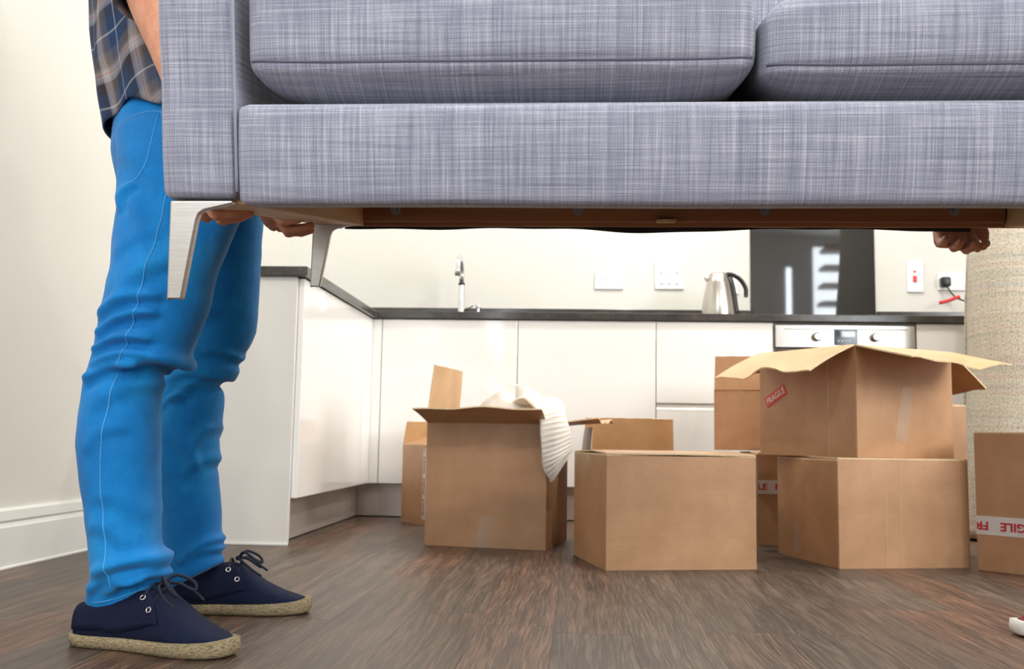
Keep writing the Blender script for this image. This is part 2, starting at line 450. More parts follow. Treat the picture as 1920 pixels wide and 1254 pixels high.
def rings_vf(rings, seg=28, pw=2.0):
    """closed loft: ring = (cx, cy, cz, a, b, tilt) in horizontal planes, z += tilt*(x-cx)"""
    V = []; F = []; n = len(rings)
    for r_ in rings:
        cx, cy, cz, a, b = r_[:5]; k = r_[5] if len(r_) > 5 else 0
        for i in range(seg):
            t = 2*math.pi*i/seg; c, s = math.cos(t), math.sin(t)
            e = 2/pw; x = a*math.copysign(abs(c)**e, c); y = b*math.copysign(abs(s)**e, s)
            V.append((cx+x, cy+y, cz+k*x))
    for i in range(n-1):
        for j in range(seg):
            a, b = i*seg+j, i*seg+(j+1) % seg; F.append((a, b, b+seg, a+seg))
    F.append(tuple(range(seg))[::-1]); F.append(tuple(range((n-1)*seg, n*seg)))
    return V, F
def interp_rings(rings, step=.012):
    A = np.array([list(r_)+[0]*(6-len(r_)) for r_ in rings], float); out = []
    d = np.concatenate([[0], np.cumsum(np.linalg.norm(np.diff(A[:, :3], axis=0), axis=1))])
    for s in np.linspace(0, d[-1], max(2, int(d[-1]/step)+1)):
        out.append(tuple(np.interp(s, d, A[:, k]) for k in range(6)))
    return out
def snoise(P, f, seed):
    """cheap smooth noise: sum of sines in random directions"""
    g = np.random.default_rng(seed); out = np.zeros(len(P))
    for i in range(7):
        d = g.normal(size=3); d /= np.linalg.norm(d); out += np.sin(P@d*f*g.uniform(.6, 1.5)+g.uniform(0, 6.28))
    return out/7
# ------------------------------------------------------------------ room shell
floor = bbox('floor', XL-.15, XR+.15, YF-.15, YB+.15, -.06, -.006, MT['floor'], bev=0); tag(floor, kind='structure')
PWD, PLN = .1425, 1.22
pm = None; row = 0; x = XL
while x < XR-.001:
    w = min(PWD, XR-x); y = YF - random.choice((0, .25, .5, .75, .9))*PLN
    if abs(x-.895) < .08: y = YF-.06
    while y < YB:
        y0, y1 = max(y, YF), min(y+PLN, YB)
        if y1-y0 > .02:
            if pm is None:
                bm = bmesh.new(); bmesh.ops.create_cube(bm, size=1); bm.normal_update()
                bmesh.ops.bevel(bm, geom=[e for e in bm.edges if all(v.co.z > 0 for v in e.verts)], offset=.002, segments=1, affect='EDGES')
                pm = bpy.data.meshes.new('plank'); bm.to_mesh(pm); bm.free(); pm.materials.append(MT['floor'])
            o = bpy.data.objects.new('plank', pm); put(o, floor, True)
            o.scale = (w-.0004, y1-y0-.0004, .008); o.location = (x+w/2, (y0+y1)/2, -.004)
        y += PLN
    x += PWD

def wall_with_holes(name, axis, c0, c1, a0, a1, holes, mat):
    """wall slab between c0..c1 on axis, running a0..a1, with rectangular holes (a, b, z0, z1) sorted"""
    bm = bmesh.new()
    def add(u0, u1, z0, z1):
        if u1-u0 < 1e-4 or z1-z0 < 1e-4: return
        b = bmesh.ops.create_cube(bm, size=1)['verts']
        for v in b:
            u = (u0+u1)/2+v.co.x*(u1-u0); c = (c0+c1)/2+v.co.y*(c1-c0); z = (z0+z1)/2+v.co.z*(z1-z0)
            v.co = (u, c, z) if axis == 'y' else (c, u, z)
    cur = a0
    for h in sorted(holes):
        add(cur, h[0], 0, ZC); add(h[0], h[1], 0, h[2]); add(h[0], h[1], h[3], ZC); cur = h[1]
    add(cur, a1, 0, ZC)
    bmesh.ops.recalc_face_normals(bm, faces=bm.faces[:])
    return tag(from_bm(name, bm, mat, smooth=False), kind='structure')
bw = wall_with_holes('wall_back', 'y', YB, YB+.12, XL-.12, XR+.12, [], MT['wall'])
wall_with_holes('wall_left', 'x', XL-.12, XL, YF-.12, YB, [], MT['wall'])
PH = (-.50, .54, .60, 2.60); SL = (3.29, 3.43, .80, 2.42); ST = (3.60, 4.16, .70, 2.66); RH = (-4.7, -2.3, 1.20, 2.60)
wall_with_holes('wall_front', 'y', YF-.12, YF, XL-.12, XR+.12, [PH, SL, ST], MT['wall'])
wall_with_holes('wall_right', 'x', XR, XR+.12, YF, YB, [RH], MT['wall'])
tag(bbox('ceiling', XL-.12, XR+.12, YF-.12, YB+.12, ZC, ZC+.1, MT['ceil'], bev=0), kind='structure')
def window(name, axis, c, h, mull):
    u0, u1, z0, z1 = h
    e = bpy.data.objects.new(name, None); COL.objects.link(e); tag(e, kind='structure')
    e.location = ((u0+u1)/2, c, z0) if axis == 'y' else (c, (u0+u1)/2, z0)
    def bar(n, a0, a1, b0, b1, mat, t=.03):
        if axis == 'y': bbox(n, a0, a1, c-t, c+t, b0, b1, mat, e, .004 if n != 'pane' else 0)
        else: bbox(n, c-t, c+t, a0, a1, b0, b1, mat, e, .004 if n != 'pane' else 0)
    f = .035
    bar('frame_bar', u0, u1, z0, z0+f, MT['frame']); bar('frame_bar', u0, u1, z1-f, z1, MT['frame'])
    bar('frame_bar', u0, u0+f, z0+f, z1-f, MT['frame']); bar('frame_bar', u1-f, u1, z0+f, z1-f, MT['frame'])
    xs = [u0+f]
    for i in range(1, mull+1):
        m = u0+(u1-u0)*i/(mull+1); bar('mullion', m-.025, m+.025, z0+f, z1-f, MT['frame']); xs += [m-.025, m+.025]
    xs.append(u1-f)
    for i in range(0, len(xs), 2): bar('pane', xs[i], xs[i+1], z0+f, z1-f, MT['pane'], .003)
window('window_1', 'y', YF-.03, PH, 1); window('window_2', 'y', YF-.03, SL, 0); window('window_3', 'y', YF-.03, ST, 0); window('window_4', 'x', XR+.03, RH, 2)

# skirting along the left wall: moulded profile
prof = [(XL, 0), (XL+.022, 0), (XL+.022, .004), (XL+.018, .006), (XL+.018, .104), (XL+.014, .110), (XL+.012, .116), (XL+.016, .122), (XL+.013, .146), (XL+.006, .152), (XL, .152)]
bm = bmesh.new()
L0 = [bm.verts.new((p[0], YF, p[1])) for p in prof]; L1 = [bm.verts.new((p[0], -1.145, p[1])) for p in prof]
for i in range(len(prof)): bm.faces.new((L0[i], L0[(i+1) % len(prof)], L1[(i+1) % len(prof)], L1[i]))
bm.faces.new(L0); bm.faces.new(L1[::-1]); bmesh.ops.recalc_face_normals(bm, faces=bm.faces[:])
tag(from_bm('baseboard_left', bm, MT['trim'], sharp=20), kind='structure')

# recessed ceiling downlights
spots = [(.15, -.2), (1.25, -.2), (2.35, -.2), (1.25, -.85), (2.35, -1.1), (.6, -3.6), (2.2, -3.6), (3.6, -2.6)]
names = ['above the sink end of the back worktop', 'above the middle of the back worktop', 'above the oven', 'above the open jumper carton', 'above the stacked cartons', 'over the standing person by the left wall', 'over the sofa end out of frame', 'near the right window']
for (sx, sy), nm in zip(spots, names):
    t = thing('ceiling_downlight', 'round white recessed downlight in ceiling ' + nm, 'ceiling light', (sx, sy, ZC), group='recessed ceiling downlights')
    lathe('bezel', [(.032, -.001), (.045, -.006), (.05, -.004), (.05, .0), (.032, .0)], MT['trim'], t, (0, 0, 0), 24, False)
    lathe('lens', [(.0005, -.0012), (.031, -.0012), (.031, -.0004), (.0005, -.0004)], MT['lampglow'], t, (0, 0, 0), 24, False)
    area('downlight_beam', (sx, sy, ZC-.012), (0, 0, 0), .07, .07, P_DOWN*(.62 if sy > -.5 else 1), (1, .97, .93), 'DISK')

# open stair by the tall front window (seen mirrored in the black splashback)
t = thing('open_staircase', 'open tread timber staircase in front of the tall front window', 'staircase', (3.9, -5.3, 0))
for i in range(13):
    bbox('tread', 3.5, 4.45, -5.75+.0+i*.05, -5.50+i*.05, .17+i*.185-.02, .17+i*.185+.02, MT['oak'], t, .004)
prism('stringer', [(-5.78, 0), (-5.60, 0), (-4.90, 2.6), (-5.10, 2.6)], 'x', 4.45, 4.49, MT['oak'], t, .003)

# ------------------------------------------------------------------ kitchen
DZ, TT, WT = .1476, .866, .90
def cabinet(label, x0, x1, fronts, group='white base cabinets'):
    t = thing('base_cabinet', label, 'cabinet', ((x0+x1)/2, .3, 0), group=group)
    bbox('carcass', x0+.001, x1-.001, .021, YB-.01, DZ, .868, MT['carcass'], t, .001)
    for kind, z0, z1 in fronts:
        o = bbox(kind, x0+.0015, x1-.0015, 0, .02, z0, z1, MT['gloss'], t, .0025)
    bbox('plinth', x0, x1, .060, .076, .004, DZ-.004, MT['plinth'], t, .001)
    return t
X0 = .0413
cabinet('white gloss base cabinet below the tap, next to the corner', X0, X0+.6, [('door', DZ, TT)])
cabinet('white gloss base cabinet under the double socket, in the middle of the back run', X0+.6, X0+1.2, [('door', DZ, TT)])
t = cabinet('white gloss drawer unit under the kettle, left of the oven', X0+1.2, X0+1.7, [('drawer', .513, TT), ('drawer', DZ, .478)])
bbox('grip_channel', X0+1.203, X0+1.697, .012, .022, .478, .513, MT['carcass'], t, .002)
prism('grip_lip', [(.0, .478), (.0, .488), (.004, .494), (.012, .494), (.012, .478)], 'x', X0+1.2015, X0+1.6985, MT['gloss'], t, .001)
cabinet('white gloss base cabinet right of the oven, beside the rolled rug', X0+2.3, X0+2.9, [('door', DZ, TT)])
# corner filler post belongs to the run on the left
t = thing('base_cabinet', 'white gloss base cabinet run along the left wall with wide end panel', 'cabinet', (-.28, -.56, 0), group='white base cabinets')
LY = -1.12
bbox('carcass', XL+.005, -.021, LY+.021, YB-.01, DZ, .868, MT['carcass'], t, .001)
bbox('door', -.02, 0, LY+.022, -.004, DZ, TT, MT['gloss'], t, .0025)
bbox('filler_post', -.004, X0-.0015, 0, .02, DZ, TT, MT['gloss'], t, .0015)
bbox('end_panel', XL+.004, -.019, LY, LY+.02, .004, .868, MT['panel'], t, .0015)
bbox('floor_seal', XL+.004, -.017, LY-.006, LY+.006, .0, .006, MT['trim'], t, .001)
bbox('plinth', -.076, -.060, LY+.021, .076, .004, DZ-.004, MT['plinth'], t, .001)
bbox('plinth', -.060, X0, .060, .076, .004, DZ-.004, MT['plinth'], t, .001)

# oven
ox0, ox1 = X0+1.7, X0+2.3
t = thing('built_in_oven', 'built-in oven with steel control panel and two round knobs', 'oven', ((ox0+ox1)/2, .3, 0))
bbox('housing', ox0+.001, ox1-.001, .022, YB-.01, DZ, .868, MT['carcass'], t, .001)
bbox('control_panel', ox0+.006, ox1-.006, -.008, .02, .757, .858, MT['steel'], t, .004)
bbox('panel_lip', ox0+.045, ox1-.035, -.0105, -.006, .836, .840, MT['greypl'], t, .001)
bbox('oven_door', ox0+.006, ox1-.006, -.004, .02, .27, .748, MT['glassblk'], t, .004)
tube('door_handle', [(ox0+.05, -.045, .70), (ox1-.05, -.045, .70)], .009, MT['steel'], t, 12)
for hx in (ox0+.07, ox1-.07): tube('handle_bracket', [(hx, -.045, .70), (hx, -.002, .70)], .007, MT['steel'], t, 10)
bbox('lower_drawer', ox0+.0015, ox1-.0015, 0, .02, DZ, .262, MT['gloss'], t, .002)
bbox('plinth', ox0, ox1, .060, .076, .004, DZ-.004, MT['plinth'], t, .001)
rx = Matrix.Rotation(R(90), 3, 'X')
for kx in (1.924, 2.168):
    k = lathe('knob', [(.0005, .028), (.015, .028), (.0185, .024), (.0195, .002), (.0195, 0), (.0005, 0)], MT['steel'], t, (kx, -.008, .805), 28, True, rx)
    bbox('pointer', kx-.0015, kx+.0015, -.0375, -.0355, .807, .822, MT['greypl'], k, .0005)
    bbox('dial_mark', kx-.001, kx+.001, -.0088, -.0078, .830, .834, MT['redpl'], t, 0)
d = bbox('display', 1.996, 2.094, -.0105, -.006, .770, .838, MT['screen'], t, .0015)
bbox('display_window', 2.006, 2.084, -.0112, -.0103, .806, .830, MT['glassblk'], d, 0)
for i in range(5): bbox('touch_key', 2.010+i*.0158, 2.018+i*.0158, -.0112, -.0103, .784, .792, MT['greypl'], d, 0)

# worktop: one L-shaped slab plus the upstand along the back wall
t = thing('kitchen_worktop', 'dark grey stone worktop, L shaped, on the white cabinets', 'worktop', (1.2, .28, .868))
prism('slab', [(XL+.001, LY-.02), (.018, LY-.02), (.018, -.02), (3.38, -.02), (3.38, YB-.001), (XL+.001, YB-.001)], 'z', .8685, .90, MT['stone'], t, .003)
bbox('upstand', XL+.001, 1.745, YB-.018, YB-.001, .9002, .993, MT['stone'], t, .0015)
bbox('upstand', 2.352, 3.38, YB-.018, YB-.001, .9002, .993, MT['stone'], t, .0015)
t = tag(bbox('glass_splashback', 1.749, 2.349, YB-.008, YB-.0005, .9005, 1.72, MT['glassblk'], bev=.0015), 'tall black glass splashback on the wall above the oven', 'splashback')

# tap
tx, ty = .338, .43
t = thing('kitchen_tap', 'chrome mixer tap with curved spout on the back worktop', 'tap', (tx, ty, WT))
lathe('base', [(.026, 0), (.026, .006), (.019, .012), (.0155, .03), (.0145, .19), (.0005, .19)], MT['chrome'], t, (0, 0, 0), 28, False)
pts = [(0, 0, .185)]+[(0, -.085+.085*math.cos(a), .235+.075*math.sin(a)) for a in np.linspace(0, math.pi, 15)]+[(0, -.17, .205)]
tube('spout', pts, [.0125]*(len(pts)-1)+[.0135], MT['chrome'], t, 16, False)
lathe('collar', [(.0152, .186), (.016, .19), (.016, .197), (.0125, .199)], MT['blackpl'], t, (0, 0, 0), 24, False)
tube('lever', [(.012, 0, .07), (.04, -.004, .078), (.075, -.008, .095)], [.006, .005, .004], MT['chrome'], t, 10, False)
t = thing('waste_knob', 'small chrome sink waste control knob right of the tap', 'sink knob', (.425, .40, WT))
lathe('stem', [(.012, 0), (.012, .004), (.006, .01), (.006, .075), (.0005, .075)], MT['chrome'], t, (0, 0, 0), 20, False)
lathe('cap', [(.006, .070), (.014, .076), (.014, .088), (.0005, .092)], MT['chrome'], t, (0, 0, 0), 20, False)

# kettle
t = thing('electric_kettle', 'brushed steel kettle with black curved handle on the worktop', 'kettle', (1.553, .30, WT))
lathe('base_plate', [(.082, 0), (.084, .004), (.084, .018), (.076, .022), (.0005, .022)], MT['blackpl'], t, (0, 0, 0), 40, False)
lathe('body', [(.078, .022), (.079, .03), (.074, .08), (.066, .13), (.056, .18), (.047, .212), (.044, .216), (.0005, .216)], MT['steel'], t, (0, 0, 0), 48, False)
lathe('lid', [(.046, .214), (.044, .222), (.036, .230), (.012, .236), (.0005, .236)], MT['steel'], t, (0, 0, 0), 36, False)
prism('spout', [(-.05, .185), (-.066, .208), (-.062, .214), (-.040, .214)], 'y', -.018, .018, MT['steel'], t, .004, False)
hp = smooth_path([(.036, 0, .226), (.066, 0, .224), (.102, 0, .200), (.125, 0, .160), (.126, 0, .120)], 6)
bm = bmesh.new()
V = []; F = []
for i, p in enumerate(hp):
    tan = np.array(hp[min(i+1, len(hp)-1)])-np.array(hp[max(i-1, 0)]); tan /= np.linalg.norm(tan); nrm = np.array([-tan[2], 0, tan[0]])
    for a in np.linspace(0, 2*math.pi, 12, endpoint=False): V.append(np.array(p)+nrm*.010*math.cos(a)+np.array([0, 1, 0])*.013*math.sin(a))
for i in range(len(hp)-1):
    for k in range(12): F.append((i*12+k, i*12+(k+1) % 12, (i+1)*12+(k+1) % 12, (i+1)*12+k))
F += [tuple(range(12)), tuple(range(len(V)-12, len(V)))[::-1]]
mk('handle', V, F, MT['blackpl'], t, False); bm.free()
V, F = tube_vf([(.050, 0, .215), (.063, 0, .17), (.073, 0, .11), (.080, 0, .05), (.080, 0, .03)], [.014, .013, .013, .013, .012], 12)
mk('handle_spine', V, F, MT['blackpl'], t, False)

# wall plates
def plate(name, label, cat, x0, x1, z0, z1):
    t = thing(name, label, cat, ((x0+x1)/2, YB, z0))
    bbox('faceplate', x0, x1, YB-.009, YB-.0003, z0, z1, MT['whitepl'], t, .003)
    return t
t = plate('double_socket', 'white double power socket on the back wall right of the tap', 'socket', .985, 1.128, 1.094, 1.180)
for cx in (1.022, 1.091):
    for dx, dz in ((0, .014), (-.011, -.008), (.011, -.008)): bbox('pin_slot', cx+dx-.003, cx+dx+.003, YB-.0096, YB-.0086, 1.128+dz-.003, 1.128+dz+.004, MT['greypl'], t, 0)
for cx in (1.047, 1.066): bbox('rocker', cx-.005, cx+.005, YB-.013, YB-.008, 1.150, 1.168, MT['whitepl'], t, .001)
t = plate('switch_panel', 'square white switch panel with six rockers left of the kettle', 'switch', 1.283, 1.423, 1.096, 1.238)
for cx in (1.315, 1.353, 1.391):
    for cz in (1.135, 1.190): bbox('rocker', cx-.008, cx+.008, YB-.014, YB-.008, cz-.013, cz+.013, MT['whitepl'], t, .0015)
    bbox('rocker_gap', cx+.0085, cx+.0105, YB-.0097, YB-.0085, 1.120, 1.150, MT['greypl'], t, 0)
t = plate('spur_switch', 'white wall switch with red rocker behind the kettle', 'switch', 1.545, 1.690, 1.075, 1.175)
bbox('rocker', 1.640, 1.655, YB-.015, YB-.008, 1.130, 1.165, MT['redpl'], t, .0015)
t = plate('cooker_switch', 'tall white cooker switch with red rocker right of the black splashback', 'switch', 2.501, 2.580, 1.090, 1.247)
bbox('rocker', 2.529, 2.546, YB-.015, YB-.008, 1.140, 1.170, MT['redpl'], t, .0015)
bbox('neon', 2.531, 2.544, YB-.0105, YB-.008, 1.186, 1.196, MT['redpl'], t, .0008)
t = plate('wall_socket', 'white double socket with a black plug beside the rolled rug', 'socket', 2.645, 2.790, 1.100, 1.186)
for dx, dz in ((0, .014), (-.011, -.008), (.011, -.008)): bbox('pin_slot', 2.757+dx-.003, 2.757+dx+.003, YB-.0096, YB-.0086, 1.128+dz-.003, 1.128+dz+.004, MT['greypl'], t, 0)
t = thing('power_plug', 'black mains plug with cable and red tag in the wall socket', 'plug', (2.675, YB-.03, 1.10))
bbox('plug_body', 2.652, 2.698, YB-.046, YB-.0092, 1.115, 1.162, MT['blackpl'], t, .010, seg=3)
tube('cable', smooth_path([(2.678, YB-.035, 1.118), (2.690, YB-.05, 1.085), (2.715, YB-.06, 1.055), (2.76, YB-.07, 1.035), (2.84, YB-.09, 1.0), (2.90, YB-.12, .93), (2.92, YB-.16, .905)]), .0038, MT['blackpl'], t, 8)
V, F = tube_vf(smooth_path([(2.628, YB-.075, 1.030), (2.665, YB-.07, 1.038), (2.70, YB-.064, 1.052), (2.724, YB-.06, 1.060)], 5), [.008]*15+[.012], 8)
mk('red_tag', V, F, MT['redpl'], t)

# ------------------------------------------------------------------ sofa (tilted, its back end lifted)
SOFA = thing('two_seat_sofa', 'grey woven two seat sofa carried above the floor', 'sofa', (.388, -3.1, .634), (math.atan(.123/.68), 0, 0))
SW = 1.392
def arm_fn(out):
    def fn(P, h):
        P = P.copy(); zz = (P[:, 2]+h[2])/(2*h[2])
        P[:, 0] += out*(.005*zz**1.0)
        P[:, 1] += .0015*np.sin(P[:, 2]*40)+.001*np.sin(P[:, 0]*90)
        P += .0012*np.stack([snoise(P, 30, 3), snoise(P, 30, 4), snoise(P, 30, 5)], 1); return P
    return fn
o = rbox('arm', (.096, .80, .52), .013, (10, 40, 48), MT['fab'], SOFA, arm_fn(-1)); o.location = (0, 0, 0)
o = rbox('arm', (.096, .80, .52), .013, (10, 40, 48), MT['fab'], SOFA, arm_fn(1)); o.location = (SW-.096, 0, 0)
for xx in (.0965, SW-.0965):
    pz = [(xx-(.005*z/.52 if xx < .5 else -.005*z/.52), -.001, z) for z in np.linspace(.01, .5, 24)]
    tube('piping', pz, .0022, MT['fab'], SOFA, 6, False)
def rail_fn(P, h):
    P = P.copy(); P[:, 1] += -.004*np.cos(P[:, 2]/h[2]*1.5)+.0015*snoise(P, 14, 9); P[:, 2] += .0015*snoise(P, 12, 10)*(P[:, 2] < 0); return P
o = rbox('front_rail', (SW-.192-.004, .07, .121), .011, (90, 8, 16), MT['fab'], SOFA, rail_fn); o.location = (.098, -.004, -.006)
def cush_fn(seed, rt):
    def fn(P, h):
        P = P.copy(); u, v, w = P[:, 0]/h[0], P[:, 1]/h[1], P[:, 2]/h[2]
        low = np.clip((-w-.42)/.58, 0, 1)
        P[:, 0] *= 1-.075*low**1.35
        P[:, 2] -= rt*np.clip(w, 0, 1)*np.abs(u)**7*.030
        P[:, 1] += .0045*np.exp(-((w+.42)/.06)**2)*(v < -.9)
        P[:, 1] += np.where(v < 0, 1, -1)*.050*low**1.35
        P[:, 1] -= .010*(1-u**2)*(v < 0)*(1-w**2)
        P[:, 2] += .016*(1-u**2)*(1-v**2)*(w > 0)
        P[:, 2] += .014*np.abs(u)**5*low
        P[:, 0] += .012*np.sign(u)*(1-v**2)*(1-w**2)*.3
        P += .0022*np.stack([snoise(P, 16, seed), snoise(P, 16, seed+1), snoise(P, 16, seed+2)], 1); return P
    return fn
for i, (x0, x1) in enumerate(((.107, .715), (.722, SW-.106))):
    c = rbox('seat_cushion', (x1-x0, .60, (.165, .136)[i]), (.022, .030)[i], (72, 40, 40), MT['fab'], SOFA, cush_fn(20+7*i, i)); c.location = (x0, .004, .116); hc = (.165, .136)[i]
    w_ = x1-x0; pts = []
    me = c.data; bv = BVHTree.FromPolygons([v.co[:] for v in me.vertices], [tuple(p.vertices) for p in me.polygons])
    # sewn edge low on the front, lying on the cushion surface
    for xx in np.linspace(.006, w_-.006, 70):
        zs = hc/2*(1-.42)+.004*(abs(xx-w_/2)/(w_/2))**6
        hit = bv.ray_cast(Vector((xx, -.3, zs)), Vector((0, 1, 0)))
        if hit[0] is not None and hit[0].y < .2: pts.append(tuple(hit[0]+Vector((0, .0004, 0))))
    P = np.array(pts)
    p_ = tube('seam', [tuple(q) for q in P], .0017, MT['pipe'], c, 6, False)
bbox('seat_deck', .09, SW-.09, .055, .72, .088, .112, MT['dust'], SOFA, .003, False)
def back_fn(P, h):
    P = P.copy(); P[:, 1] += (P[:, 2]+h[2])*.12; P += .001*np.stack([snoise(P, 20, 31), snoise(P, 20, 32), snoise(P, 20, 33)], 1); return P
o = rbox('backrest', (SW-.006, .10, .70), .02, (60, 8, 36), MT['fab'], SOFA, back_fn); o.location = (.003, .705, .004)
for i, (x0, x1) in enumerate(((.105, .705), (.712, SW-.105))):
    def bc(P, h, i=i):
        P = P.copy(); u, w = P[:, 0]/h[0], P[:, 2]/h[2]
        P[:, 1] -= .03*(1-u**2)*(1-w**2)*(P[:, 1] < 0); P[:, 1] += (P[:, 2]+h[2])*.14
        P += .002*np.stack([snoise(P, 14, 41+i), snoise(P, 14, 44+i), snoise(P, 14, 47+i)], 1); return P
    o = rbox('back_cushion', (x1-x0, .15, .42), .05, (44, 14, 34), MT['fab'], SOFA, bc); o.location = (x0, .55, .275)
# timber underframe seen from below
bbox('side_rail', .020, .0975, .025, .700, -.004, .06, MT['beech'], SOFA, .002, False)
bbox('side_rail', SW-.0975, SW-.020, .025, .700, -.004, .06, MT['beech'], SOFA, .002, False)
bbox('rear_rail', .066, 1.291, .690, .712, .004, .085, MT['pine'], SOFA, .002, False)
bbox('rear_batten', .030, SW-.03, .714, .742, -.004, .03, MT['pine'], SOFA, .002, False)
bbox('corner_block', .066, .11, .640, .690, .03, .085, MT['beech'], SOFA, .002, False)
bbox('cross_batten', .655, .690, .66, .69, .002, .009, MT['beech'], SOFA, .002, False)
for bx in (.549, .898, 1.244, 1.587):
    b = lathe('bolt', [(.0005, .007), (.0045, .007), (.0055, .005), (.0055, .002), (.010, .002), (.010, 0), (.0005, 0)], MT['bolt'], SOFA, (bx-.388, .690, .026), 18, False, rx)
# lining cloth hanging in a ragged fold along the rear
V = []; F = []; N = 90
for i in range(N+1):
    xx = .05+(1.25-.05)*i/N
    sag = .004+.0015*math.sin(i*.16)+.001*math.sin(i*.47+1)+.006*math.exp(-((i-44)/9)**2)+.003*max(0, (i-80)/10)
    for j, (yy, zz) in enumerate(((.744, .004), (.744, -sag*.7), (.741, -.004-sag), (.738, -sag*.6), (.737, .004))): V.append((xx, yy+.003*math.sin(i*.4+j), zz))
for i in range(N):
    for j in range(4): F.append((i*5+j, i*5+j+1, i*5+j+6, i*5+j+5))
mk('lining_cloth', V, F, MT['dust'], SOFA, False)
# cast legs: flat tapering blade with a bracket arm under the rail
leg_prof = [(.010, 0), (.088, 0), (.088, -.004), (.052, -.012), (.046, -.016), (.0425, -.024), (.0215, -.1205), (.0205, -.121), (.0035, -.121), (.0028, -.1205)]
def sofa_leg(x, y, flip):
    pts = [((p[0] if not flip else -p[0])+x, p[1]) for p in leg_prof]
    if flip: pts = pts[::-1]
    l = prism('leg', pts, 'y', y, y+.013, MT['alu'], SOFA, .0022, False)
    sx = -1 if flip else 1
    for k in (.026, .060): lathe('screw', [(.0005, .003), (.004, .003), (.005, 0), (.0005, 0)], MT['bolt'], l, (x+sx*k, y+.0135, -.006), 12, False, Matrix.Rotation(R(-90), 3, 'X'))
for yy in (.006, .655):
    sofa_leg(.0, yy, False); sofa_leg(SW, yy, True)

# ------------------------------------------------------------------ cartons
TH = .0045
def carton(label, B, ang, wr, wl, h, flaps, z0=0.0, n_wave=0):
    t = thing('cardboard_box', label, 'box', (B[0], B[1], z0), (0, 0, R(ang)), group='cardboard moving boxes')
    bm = bmesh.new(); e = .0004
    def ring(o, z, mats=None): return [bm.verts.new(p) for p in ((o, o, z), (wr-o, o, z), (wr-o, wl-o, z), (o, wl-o, z))]
    a = ring(0, e); b = ring(0, h); c = ring(TH, h); d = ring(TH, e+TH)
    def q(A, Bq, mi):
        for i in range(4):
            f = bm.faces.new((A[i], A[(i+1) % 4], Bq[(i+1) % 4], Bq[i])); f.material_index = mi
    q(a, b, 0); q(b, c, 2); q(c, d, 1)
    f = bm.faces.new(a[::-1]); f.material_index = 0; f = bm.faces.new(d); f.material_index = 1
    ed = [x for x in bm.edges if len(set(v.index for v in x.verts)) and (x.verts[0] in a+b and x.verts[1] in a+b)]
    bmesh.ops.recalc_face_normals(bm, faces=bm.faces[:])
    bmesh.ops.bevel(bm, geom=[x for x in bm.edges if x.verts[0] in a and x.verts[1] in b or x.verts[1] in a and x.verts[0] in b], offset=.002, segments=2, affect='EDGES')
    from_bm('carton_body', bm, [MT['card'], MT['cardin'], MT['cardedge']], t, False, sharp=30)
    for fl_ in flaps: add_flap(t, wr, wl, h, **fl_)
    return t
def add_flap(t, wr, wl, h, side, ang, length, bend=0, wave=0, taper=.006, sag=0, lift=0, seed=1, z=0, rag=.25):
    H = {'R': ((0, 0), (wr, 0), (0, -1)), 'L': ((0, 0), (0, wl), (-1, 0)), 'BR': ((wr, 0), (wr, wl), (1, 0)), 'BL': ((0, wl), (wr, wl), (0, 1))}[side]
    p0, p1, out = np.array(H[0], float), np.array(H[1], float), np.array(H[2], float)
    n, m = 22, 8; L = np.linalg.norm(p1-p0); g = np.random.default_rng(seed); ph = g.uniform(0, 6, 4)
    top = []; bot = []
    for i in range(n+1):
        s = i/n; acc = np.array([0., 0.]); row = []
        for j in range(m+1):
            tt = j/m
            if j:
                aa = R(ang + bend*tt + wave*(math.sin(2*math.pi*s*1.1+ph[0])+.6*math.sin(2*math.pi*s*2.3+ph[1]))*tt + lift*(2*s-1)*tt)
                acc = acc + np.array([math.sin(aa), math.cos(aa)])*length/m
            row.append((acc.copy(), aa if j else R(ang)))
        for j, (ac, aa) in enumerate(row):
            tt = j/m; ss = s+(0.5-s)*2*(taper/L)*tt + (.5-s)*2*(.0015/L)
            base = p0+(p1-p0)*ss
            ragged = rag*(.0022*math.sin(i*1.9+ph[2])+.0016*math.sin(i*.8+ph[3])) if j == m else 0
            o_, z_ = ac[0]+math.sin(aa)*ragged, ac[1]+math.cos(aa)*ragged
            P = np.array([base[0]+out[0]*o_, base[1]+out[1]*o_, h+z+z_-sag*math.sin(math.pi*s)*tt])
            N = np.array([-out[0]*math.cos(aa), -out[1]*math.cos(aa), math.sin(aa)])   # towards the inner / upper face
            top.append(P+N*0.0002); bot.append(P-N*(TH-.0005))
    V = top+bot; k = len(top); F = []; mi = []
    id_ = lambda i, j: i*(m+1)+j
    for i in range(n):
        for j in range(m):
            F.append((id_(i, j), id_(i+1, j), id_(i+1, j+1), id_(i, j+1))); mi.append(1)
            F.append((k+id_(i, j+1), k+id_(i+1, j+1), k+id_(i+1, j), k+id_(i, j))); mi.append(0)
    for i in range(n):
        F.append((id_(i, m), id_(i+1, m), k+id_(i+1, m), k+id_(i, m))); mi.append(2)
        F.append((id_(i+1, 0), id_(i, 0), k+id_(i, 0), k+id_(i+1, 0))); mi.append(2)
    for j in range(m):
        F.append((id_(0, j), id_(0, j+1), k+id_(0, j+1), k+id_(0, j))); mi.append(2)
        F.append((id_(n, j+1), id_(n, j), k+id_(n, j), k+id_(n, j+1))); mi.append(2)
    bm = bmesh.new(); vs = [bm.verts.new(v) for v in V]
    for f, q in zip(F, mi): bm.faces.new([vs[x] for x in f]).material_index = q
    bmesh.ops.recalc_face_normals(bm, faces=bm.faces[:])
    return from_bm('flap', bm, [MT['card'], MT['cardin'], MT['cardedge']], t, False, sharp=40)
